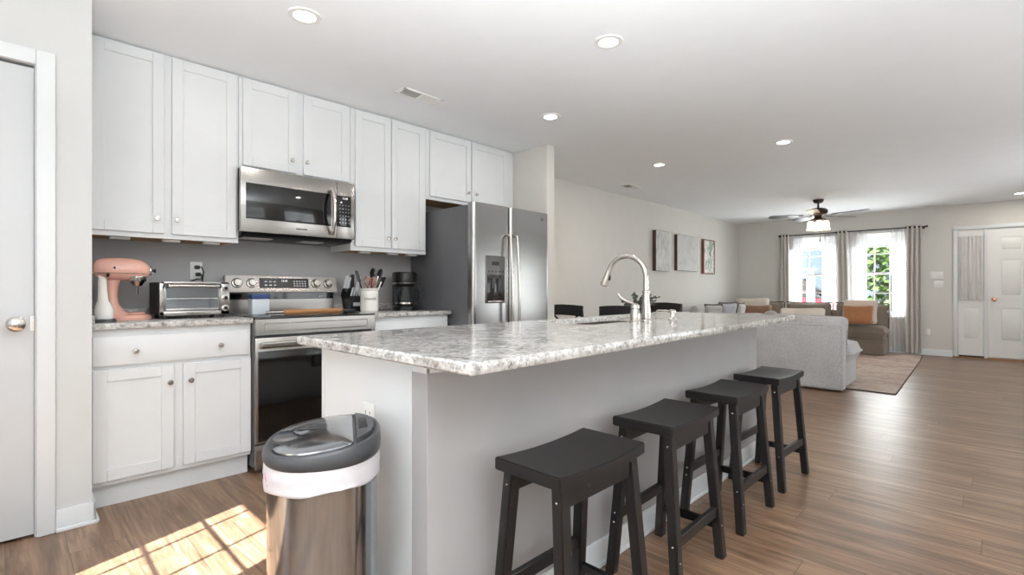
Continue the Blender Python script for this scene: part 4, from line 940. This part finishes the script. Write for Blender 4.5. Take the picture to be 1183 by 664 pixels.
ch = MB().cyl((FX + .03, FY - .03, 2.11), (FX + .03, FY - .03, 1.87), .002, n=6); ch.cyl((FX + .03, FY - .03, 1.80), (FX + .03, FY - .03, 1.87), .008, .005, 10); ch.build('pull_chain', 'bronze', t)

# ------------------------------------------------------------------ wall art, switches
def art(y0, y1, z0, z1, mat, fr, label, th=.035):
    t = thing('wall_picture', label, 'picture', (XD, (y0 + y1) / 2, z0), 'framed pictures on the dining wall')
    e = .018 if fr == 'frame2' else .004; x0 = XD + .002
    MB().box(x0, x0 + th, y0, y0 + e, z0, z1).box(x0, x0 + th, y1 - e, y1, z0, z1).box(x0, x0 + th, y0 + e, y1 - e, z0, z0 + e).box(x0, x0 + th, y0 + e, y1 - e, z1 - e, z1).build('frame', fr, t)
    MB().box(x0 + .004, x0 + th - (.008 if fr == 'frame2' else -.001), y0 + e, y1 - e, z0 + e, z1 - e).build('canvas', mat, t)
K = 1.0
art(7.06, 7.50, 1.375, 2.01, 'art1', 'frame', 'narrow streaked grey picture in dark brown frame, left of three', .06)
art(7.80, 8.60, 1.40, 2.00, 'art2', 'frame', 'wide misty silver picture in brown frame, middle of three', .05)
art(8.86, 9.34, 1.37, 2.00, 'art3', 'frame2', 'narrow green botanical picture in reddish frame, right of three', .05)
def plate(name, x0, x1, z0, z1, n_, label, cat):
    t = thing(name, label, cat, ((x0 + x1) / 2, YF, z0))
    MB().box(x0, x1, YF - .008, YF - .001, z0, z1, .003).build('switch_plate' if cat == 'switch' else 'outlet_plate', 'white', t)
    for i in range(n_):
        xm_ = x0 + (x1 - x0) * (i + .5) / n_
        if cat == 'switch': MB().box(xm_ - .008, xm_ + .008, YF - .014, YF - .007, (z0 + z1) / 2 - .02, (z0 + z1) / 2 + .02, .002).build('toggle', 'white', t)
        else: MB().box(xm_ - .012, xm_ + .012, YF - .0095, YF - .007, z0 + .015, z1 - .015, .002).build('socket', 'white', t)
plate('light_switch', 2.985, 3.149, 1.257, 1.377, 3, 'white three gang light switch, upper of two by the front door', 'switch')
plate('light_switch', 3.03, 3.149, 1.11, 1.223, 2, 'white two gang light switch, lower of two by the front door', 'switch')
plate('wall_outlet', 2.923, 2.985, .32, .43, 1, 'white outlet low on the wall right of the curtains', 'outlet')

# ------------------------------------------------------------------ curtains, blinds
yr = 10.565
t = thing('curtain_rod', 'black curtain rod spanning both living room windows', 'curtain rod', (1.84, yr, 2.12))
MB().cyl((.745, yr, 2.12), (2.935, yr, 2.12), .0095, n=14).build('rod', 'black', t)
for x in (.735, 2.945): MB().ball((x, yr, 2.12), .018, 14, 10).build('finial', 'black', t)
for x in (.80, 1.80, 2.90): MB().tube([(x, yr, 2.118), (x, YF - .02, 2.11), (x, YF - .002, 2.11)], .006, 8).cyl((x, YF - .006, 2.11), (x, YF - .001, 2.11), .02, n=14).build('bracket', 'black', t)
CG = 'grey drapes'
def drape(x0, x1, xb0, xb1, zb_, folds, label, amp=.03, ph=0):
    t = thing('drape', label, 'curtain', ((x0 + x1) / 2, yr, zb_), CG)
    def f(u, v):
        xx = (xb0 + (xb1 - xb0) * u) * (1 - v) + (x0 + (x1 - x0) * u) * v
        return (xx, yr + amp * math.sin(2 * math.pi * folds * u + ph) * (1.0 - .1 * v) + .006 * math.sin(7 * v + 9 * u), zb_ + (2.152 - zb_) * v)
    MB().sheet(f, int(folds * 14), 14, .003).build('drape_panel', 'curtain', t)
    b = MB(); nn = int(folds * 2)
    for i in range(nn):
        u = (i + .0) / nn + .25 / folds * 0 - ph / (2 * math.pi * folds)
        if 0 <= u <= 1: b.lathe([(.016, -.003), (.022, 0), (.016, .003), (.0125, 0)], (x0 + (x1 - x0) * u, yr, 2.12), 14, ring=True, d=(.35, 1 if 0 else .94, 0))
    b.build('grommet', 'black', t)
drape(.745, .905, .72, .925, .03, 3, 'grey patterned drape left of the left living room window')
drape(1.675, 1.855, 1.68, 1.92, .03, 3, 'grey patterned drape hanging between the two windows', .03, 1)
drape(2.675, 2.885, 2.66, 2.885, .03, 3.5, 'grey patterned drape right of the right living room window', .033, 2)
def sheer(x0, x1, xb0, xb1, folds, label, ph=0):
    t = thing('sheer_curtain', label, 'curtain', ((x0 + x1) / 2, 10.625, .03), 'white sheers')
    def f(u, v):
        xx = (xb0 + (xb1 - xb0) * u) * (1 - v) + (x0 + (x1 - x0) * u) * v
        return (xx, 10.625 + .012 * math.sin(2 * math.pi * folds * u + ph), .03 + 2.085 * v)
    MB().sheet(f, int(folds * 10), 6).build('sheer_panel', 'sheer', t)
    MB().cyl((x0, 10.625, 2.118), (x1, 10.625, 2.118), .006, n=10).build('sheer_rod', 'white', t)
sheer(.88, 1.13, .86, 1.10, 5, 'white sheer on the left half of the left window')
sheer(1.44, 1.72, 1.46, 1.73, 5, 'white sheer on the right half of the left window', 1)
sheer(1.86, 2.13, 1.87, 2.12, 5, 'white sheer on the left half of the right window', 2)
sheer(2.47, 2.71, 2.49, 2.80, 5, 'white sheer on the right half of the right window', 3)
for i, (x0, x1, _, z1) in enumerate(WIN):
    t = thing('window_blind', 'raised white blind at the top of the %s living room window' % ('left', 'right')[i], 'blind', ((x0 + x1) / 2, YF + .03, 1.83), 'raised window blinds')
    MB().box(x0 + .01, x1 - .01, YF + .005, YF + .045, 2.06, 2.105, .003).build('head_rail', 'white', t)
    b = MB()
    for k_ in range(14): b.box(x0 + .015, x1 - .015, YF + .006, YF + .044, 1.862 + k_ * .0138, 1.871 + k_ * .0138)
    b.build('slat_stack', 'white', t); MB().box(x0 + .015, x1 - .015, YF + .006, YF + .044, 1.832, 1.858, .003).build('bottom_rail', 'white', t)

# ------------------------------------------------------------------ living room
t = thing('area_rug', 'faded pinkish beige rug under the sofas', 'rug', (2.0, 8.4, 0))
rugp = [(.95, 6.42), (3.02, 6.38), (2.94, 9.6), (2.90, 10.50), (.95, 10.5)]
MB().poly(rugp, 2, .001, .011, .002).build('pile', 'rug', t)
q = [(x, y, .007) for x, y in rugp] + [(*rugp[0], .007)]
b = MB()
for a, c_ in zip(q, q[1:]): b.tube([a, c_], .0065, 6)
b.build('binding', 'piping', t, label='dark rug binding')
def slip(mb, x0, x1, y0, y1, z0, z1, r=.04): return mb.box(x0, x1, y0, y1, z0, z1, r, 4)
# near sofa, back towards the kitchen
t = thing('sofa', 'light grey slipcovered sofa with its back to the kitchen island', 'sofa', (1.82, 6.55, 0), 'slipcovered sectional pieces')
MB().box(1.02, 2.614, 6.115, 6.27, .012, .705, .035, 4).build('back', 'linen', t)
b = MB()
for p_ in ([(2.604, 6.118, .02), (2.604, 6.118, .66), (2.59, 6.122, .69), (2.56, 6.125, .70), (1.06, 6.125, .70)], [(2.606, 6.264, .02), (2.606, 6.264, .66)]): b.tube(p_, .005, 6)
b.build('piping', 'linen', t)
MB().box(1.02, 2.60, 6.275, 6.90, .02, .31, .03, 3).build('base', 'linen', t)
for a, c_, sd in ((1.03, 1.82, 1), (1.83, 2.66, 2)):
    MB().cushion(c_ - a, .72, .23, TR(((a + c_) / 2, 6.64, .385), 0, 90), pinch=.03, p=.3, flange=.008, seed=sd, sq=6).build('seat_cushion', 'linen', t)
    MB().cushion(c_ - a - .04, .42, .24, TR(((a + c_) / 2 - .03, 6.40, .585), 0, -8), pinch=.05, p=.35, flange=.006, seed=sd + 4, sq=5).build('back_cushion', 'linen', t)
# sofa along the left wall
t = thing('sofa', 'grey slipcovered sofa along the dining wall below the pictures', 'sofa', (.4, 8.4, 0), 'slipcovered sectional pieces')
MB().box(XD + .03, .12, 7.0, 9.72, .012, .70, .035, 4).build('back', 'linen', t); MB().box(.125, .86, 7.0, 9.72, .02, .31, .03, 3).build('base', 'linen', t)
for i, yy in enumerate((7.0, 7.9, 8.8)):
    MB().cushion(.88, .76, .23, TR((.50, yy + .46, .385), 90, 90), pinch=.03, p=.3, flange=.008, seed=20 + i, sq=6).build('seat_cushion', 'linen', t)
    MB().cushion(.86, .42, .24, TR((.245, yy + .46, .60), 90, 10), pinch=.05, p=.35, flange=.006, seed=24 + i, sq=5).build('back_cushion', 'linen', t)
# sofa under the windows
t = thing('sofa', 'taupe slipcovered sofa below the living room windows', 'sofa', (1.68, 10.2, 0), 'slipcovered sectional pieces')
MB().box(.02, 2.47, 10.33, 10.50, .014, .72, .035, 4).build('back', 'taupe', t); MB().box(.02, 2.465, 9.87, 10.33, .014, .30, .025, 3).build('base', 'taupe', t)
for i, (a, c_) in enumerate(((.02, .92), (.93, 1.70), (1.71, 2.50))):
    MB().cushion(c_ - a, .60, .22, TR(((a + c_) / 2, 10.09, .385), 0, 90), pinch=.03, p=.3, flange=.008, seed=40 + i, sq=6).build('seat_cushion', 'taupe', t)
    bc = MB().cushion(c_ - a - .02, .43, .22, TR(((a + c_) / 2, 10.24, .635), 0, -8), pinch=.07, p=.75, seed=44 + i, sq=4).build('back_cushion', 'taupe', t)
    b = MB(); w2 = (c_ - a - .02) / 2; pts = []
    mm = TR(((a + c_) / 2, 10.24, .635), 0, -8)
    for k_ in range(13): u = -1 + k_ / 6; pts.append(tuple(mm @ Vector((u * w2 * .98, 0, .215 * (1 - .07 * (1 - u * u)) + .004))))
    b.tube(pts, .012, 6).tube([tuple(mm @ Vector((sx * w2 * 1.0, 0, z_))) for sx, z_ in ((1, .21), (1, .1), (1, -.1), (1, -.2))], .010, 6); b.build('flange', 'piping', bc)
PG = 'throw pillows'
def pillow(w_, h_, th, mx, mat, label, seed, fl=0, flm=None):
    if flm:
        t = thing('throw_pillow', label, 'pillow', tuple(mx.translation), PG)
        MB().cushion(w_, h_, th, mx, seed=seed, pinch=.08).build('cover', mat, t)
        n0 = random.Random(seed); pts = []; q = MB()
        edge = [(-1 + k_ / 6, -1) for k_ in range(12)] + [(1, -1 + k_ / 6) for k_ in range(12)] + [(1 - k_ / 6, 1) for k_ in range(12)] + [(-1, 1 - k_ / 6) for k_ in range(13)]
        for u, v in edge: pts.append(tuple(mx @ Vector((u * w_ / 2 * (1 - .08 * (1 - v * v) * u * u) * 1.03, 0, v * h_ / 2 * (1 - .08 * (1 - u * u) * v * v) * 1.03))))
        q.tube(pts, .014, 6).build('flange', flm, t); return
    solo(MB().cushion(w_, h_, th, mx, seed=seed, pinch=.08).build('throw_pillow', mat), label, 'pillow', PG)
pillow(.50, .42, .16, TR((2.14, 9.955, .715), -3, -12), 'blush', 'cream square pillow behind the rust pillow on the taupe sofa', 60)
pillow(.44, .34, .15, TR((2.13, 9.79, .665), 0, -16), 'rust', 'rust velvet pillow at the right end of the taupe sofa', 61)
pillow(.50, .36, .15, TR((2.10, 6.63, .695), 2, -12), 'cream', 'cream pillow showing above the back of the near grey sofa', 62)
pillow(.44, .36, .15, TR((.49, 7.36, .68), 96, 14), 'palegrey', 'pale grey pillow at the dining end of the wall sofa', 63)
pillow(.46, .34, .15, TR((.52, 7.85, .68), 80, 14), 'palegrey', 'pale grey dark-edged pillow left of the blue grey one', 64, flm='piping')
pillow(.62, .36, .16, TR((.52, 8.42, .69), 86, 16), 'bluegrey', 'blue grey dark-edged pillow in the middle of the wall sofa', 65, flm='piping')
pillow(.45, .34, .15, TR((.50, 9.08, .675), 98, 14), 'palegrey', 'grey dark-edged pillow on the wall sofa nearest the corner', 66, flm='piping')
pillow(.60, .42, .15, TR((.42, 10.03, .72), 14, -10), 'cream', 'cream pillow upright in the sofa corner behind the brown pillow', 67)
pillow(.58, .30, .14, TR((.52, 9.87, .655), 14, -14), 'brown', 'brown velvet pillow leaning in the sofa corner', 68)
solo(MB().ball((.84, 9.70, .60), (.13, .07, .10), 20, 12).build('round_pillow', 'palegrey'), 'small round grey pillow in front of the brown pillow', 'pillow', PG)

# ------------------------------------------------------------------ dining set
t = thing('dining_table', 'dining table with a dark top behind the island, under the greenery', 'table', (.85, 4.8, 0))
MB().box(.2, 1.5, 4.42, 5.18, .715, .75, .006).build('tabletop', 'wood', t)
for x in (.28, 1.42):
    for y in (4.5, 5.1): MB().box(x - .03, x + .03, y - .03, y + .03, 0, .715, .004).build('leg', 'black', t)
def chair(loc, rz, label):
    t = thing('dining_chair', label, 'chair', (0, 0, 0), 'black cross-back dining chairs')
    MB().box(-.22, .22, -.21, .21, .43, .46, .012, 3).build('seat', 'black', t)
    for sx in (-1, 1):
        MB().hexa([(sx * .2 - .017, .17, 0), (sx * .2 + .017, .17, 0), (sx * .2 + .017, .204, 0), (sx * .2 - .017, .204, 0)], [(sx * .19 - .018, .165, .43), (sx * .19 + .018, .165, .43), (sx * .19 + .018, .2, .43), (sx * .19 - .018, .2, .43)], .003).build('leg', 'black', t)
        MB().tube([(sx * .2, -.24, 0), (sx * .2, -.2, .45), (sx * .205, -.225, .7), (sx * .21, -.265, .885)], .017, 10).build('leg', 'black', t)
    f = lambda u, v: (-.225 + .45 * u, -.268 - .03 * math.sin(math.pi * u) + 0, .805 + (.110 - .012 * math.sin(math.pi * u) * 0) * v + .012 * math.sin(math.pi * u))
    MB().sheet(f, 12, 2, .022).build('top_rail', 'black', t)
    for sx in (-1, 1): MB().tube([(sx * .2, -.215, .5), (0, -.25, .69), (-sx * .2, -.262, .845)], .010, 8).build('cross_slat', 'black', t)
    MB().box(-.2, .2, -.222, -.2, .49, .52, .003).build('lower_rail', 'black', t)
    t.location = loc; t.rotation_euler = (0, 0, rz); return t
c0 = chair((.53, 4.36, 0), 0, 'black cross-back dining chair nearest the refrigerator wall end')
dup(c0, (1.14, 4.40, 0), 'black cross-back dining chair in front of the greenery, behind the faucet', R(6))
dup(c0, (.93, 5.22, 0), 'black cross-back dining chair on the far side, right of the faucet', R(180))
t = thing('vase_of_greenery', 'vase of dark green eucalyptus on the dining table behind faucet', 'plant', (.94, 4.82, .75))
MB().lathe([(0, 0), (.04, 0), (.055, .03), (.05, .09), (.035, .12), (.04, .13), (.034, .128), (0, .02)], (.94, 4.82, .7505), 24).build('vase', 'ceramic', t)
st, lv = MB(), MB(); rnd = random.Random(3)
for k_ in range(26):
    a = rnd.uniform(0, 6.28); ln = rnd.uniform(.10, .27); tip = Vector((.94 + math.cos(a) * ln, 4.82 + math.sin(a) * ln, .93 + rnd.uniform(-.03, .11)))
    p0 = Vector((.94, 4.82, .86)); mid = (p0 + tip) / 2 + Vector((0, 0, .05)); cur = [(1 - s_) ** 2 * p0 + 2 * s_ * (1 - s_) * mid + s_ * s_ * tip for s_ in [i / 8 for i in range(9)]]
    st.tube(cur, .0018, 5)
    for i in range(2, 9):
        for sd in (-1, 1):
            dv = Vector((rnd.uniform(-1, 1), rnd.uniform(-1, 1), rnd.uniform(-.3, .9))).normalized(); r_ = rnd.uniform(.012, .022)
            T_ = Matrix.Translation(cur[i] + dv * r_) @ dv.to_track_quat('Z', 'Y').to_matrix().to_4x4() @ Matrix.Rotation(rnd.uniform(0, 3), 4, 'Z')
            lv.ball((0, 0, 0), (r_ * .75, .0015, r_), 8, 5, T_)
st.build('stem', 'trunk', t); lv.build('leaves', 'leaf', t)

# ------------------------------------------------------------------ outside the front windows
GZ = -.18
MB().box(-40, 40, YF + .2, 70, GZ - .1, GZ).struct('ground', 'grass')
MB().box(-14, 14, 17.5, 27, GZ, GZ + .02).struct('ground_driveway', 'asphalt')
t = thing('house', 'pale sided neighbouring house seen through the left window', 'house', (-5, 34, GZ))
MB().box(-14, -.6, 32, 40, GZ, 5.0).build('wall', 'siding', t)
MB().poly([(31.3, 5.0), (40.7, 5.0), (36, 8.2)], 0, -14.5, -.1).build('roof', 'shingle', t)
for x in (-9.2, -6.4):
    f = MB().box(x - .5, x + .5, 31.95, 32.02, 1.2, 2.8).build('window', 'white', t); MB().box(x - .42, x + .42, 31.93, 31.96, 1.28, 2.72).build('pane', 'gran2', f)
t2 = thing('porch_post', 'white square porch post outside the left window', 'post', (.80, 12.6, GZ))
MB().box(.73, .87, 12.53, 12.67, GZ, 1.5, .01).build('post', 'white', t2); MB().box(.69, .91, 12.49, 12.71, 1.5, 1.56, .01).build('cap', 'white', t2)
def car(loc, rz, mat, label, ln=4.5, hh=1.45, wd=1.8):
    t = thing('car', label, 'car', (0, 0, 0)); a = ln / 2
    body = [(-a, .35), (-a + .05, .85), (-a + .25, .95), (-a + .9, 1.0), (a - 1.35, .98), (a - .25, .82), (a, .62), (a - .02, .32), (-a + .2, .28)]
    MB().poly(body, 1, -wd / 2, wd / 2, .05).build('body', mat, t)
    cab = [(-a + .35, .95), (-a + .95, hh), (a - 2.3, hh), (a - 1.35, .97)]
    MB().poly(cab, 1, -wd / 2 + .1, wd / 2 - .1, .05).build('window_glass', 'gran2', t)
    MB().poly([(-a + .9, hh - .03), (-a + 1.0, hh + .03), (a - 2.35, hh + .03), (a - 2.2, hh - .03)], 1, -wd / 2 + .12, wd / 2 - .12, .02).build('roof', mat, t)
    for x in (-a + .85, a - .85):
        for y in (-wd / 2 + .1, wd / 2 - .1): MB().cyl((x, y - .11, .32), (x, y + .11, .32), .32, n=24, bev=.03).build('wheel', 'tyre', t)
    t.location = loc; t.rotation_euler = (0, 0, rz)
car((-2.0, 23.5, GZ + .02), R(8), 'bluecar', 'slate blue car parked outside, behind the red one', 4.6, 1.7)
car((-1.75, 17.2, GZ + .02), R(190), 'redcar', 'red car parked outside the left window', 4.4, 1.2)
def tree(x, y, hgt, r_, label, seed, n_=1500):
    t = thing('tree', label, 'tree', (x, y, GZ), 'trees outside the windows'); rnd = random.Random(seed)
    MB().tube([(x, y, GZ), (x + .1, y, hgt * .4), (x, y, hgt * .75)], [.16, .12, .06], 10).build('trunk', 'trunk', t)
    b = bmesh.new(); blobs = [(x + rnd.uniform(-.6, .6) * r_, y + rnd.uniform(-.6, .6) * r_, GZ + hgt * rnd.uniform(.12, .95), r_ * rnd.uniform(.35, .6)) for _ in range(16)]
    for i in range(n_):
        bx_, by, bz, br = blobs[i % len(blobs)]; d = Vector((rnd.gauss(0, 1), rnd.gauss(0, 1), rnd.gauss(0, 1))).normalized() * br * rnd.uniform(.5, 1) ** .5
        c_ = Vector((bx_, by, max(bz, .1))) + d; s_ = rnd.uniform(.07, .15); m_ = Matrix.Rotation(rnd.uniform(0, 6), 3, 'X') @ Matrix.Rotation(rnd.uniform(0, 6), 3, 'Z')
        vs = [b.verts.new(c_ + m_ @ Vector(p)) for p in ((-s_, 0, 0), (0, -s_ * .6, .01), (s_, 0, 0), (0, s_ * .6, .01))]; b.faces.new(vs)
    MB().add(b).build('foliage', 'leaf2', t, smooth=False)
tree(1.35, 20.6, 5.8, 1.7, 'leafy green tree filling the right living room window', 1, 3000)
tree(3.6, 25, 7, 2.0, 'green tree behind, right of the nearest one outside', 2, 2200)
tree(1.6, 30, 8, 2.2, 'tall tree standing between the house and the nearest tree', 3, 2200)
tree(-5.4, 25, 3.2, 1.2, 'low green tree before the pale house', 4, 1500)
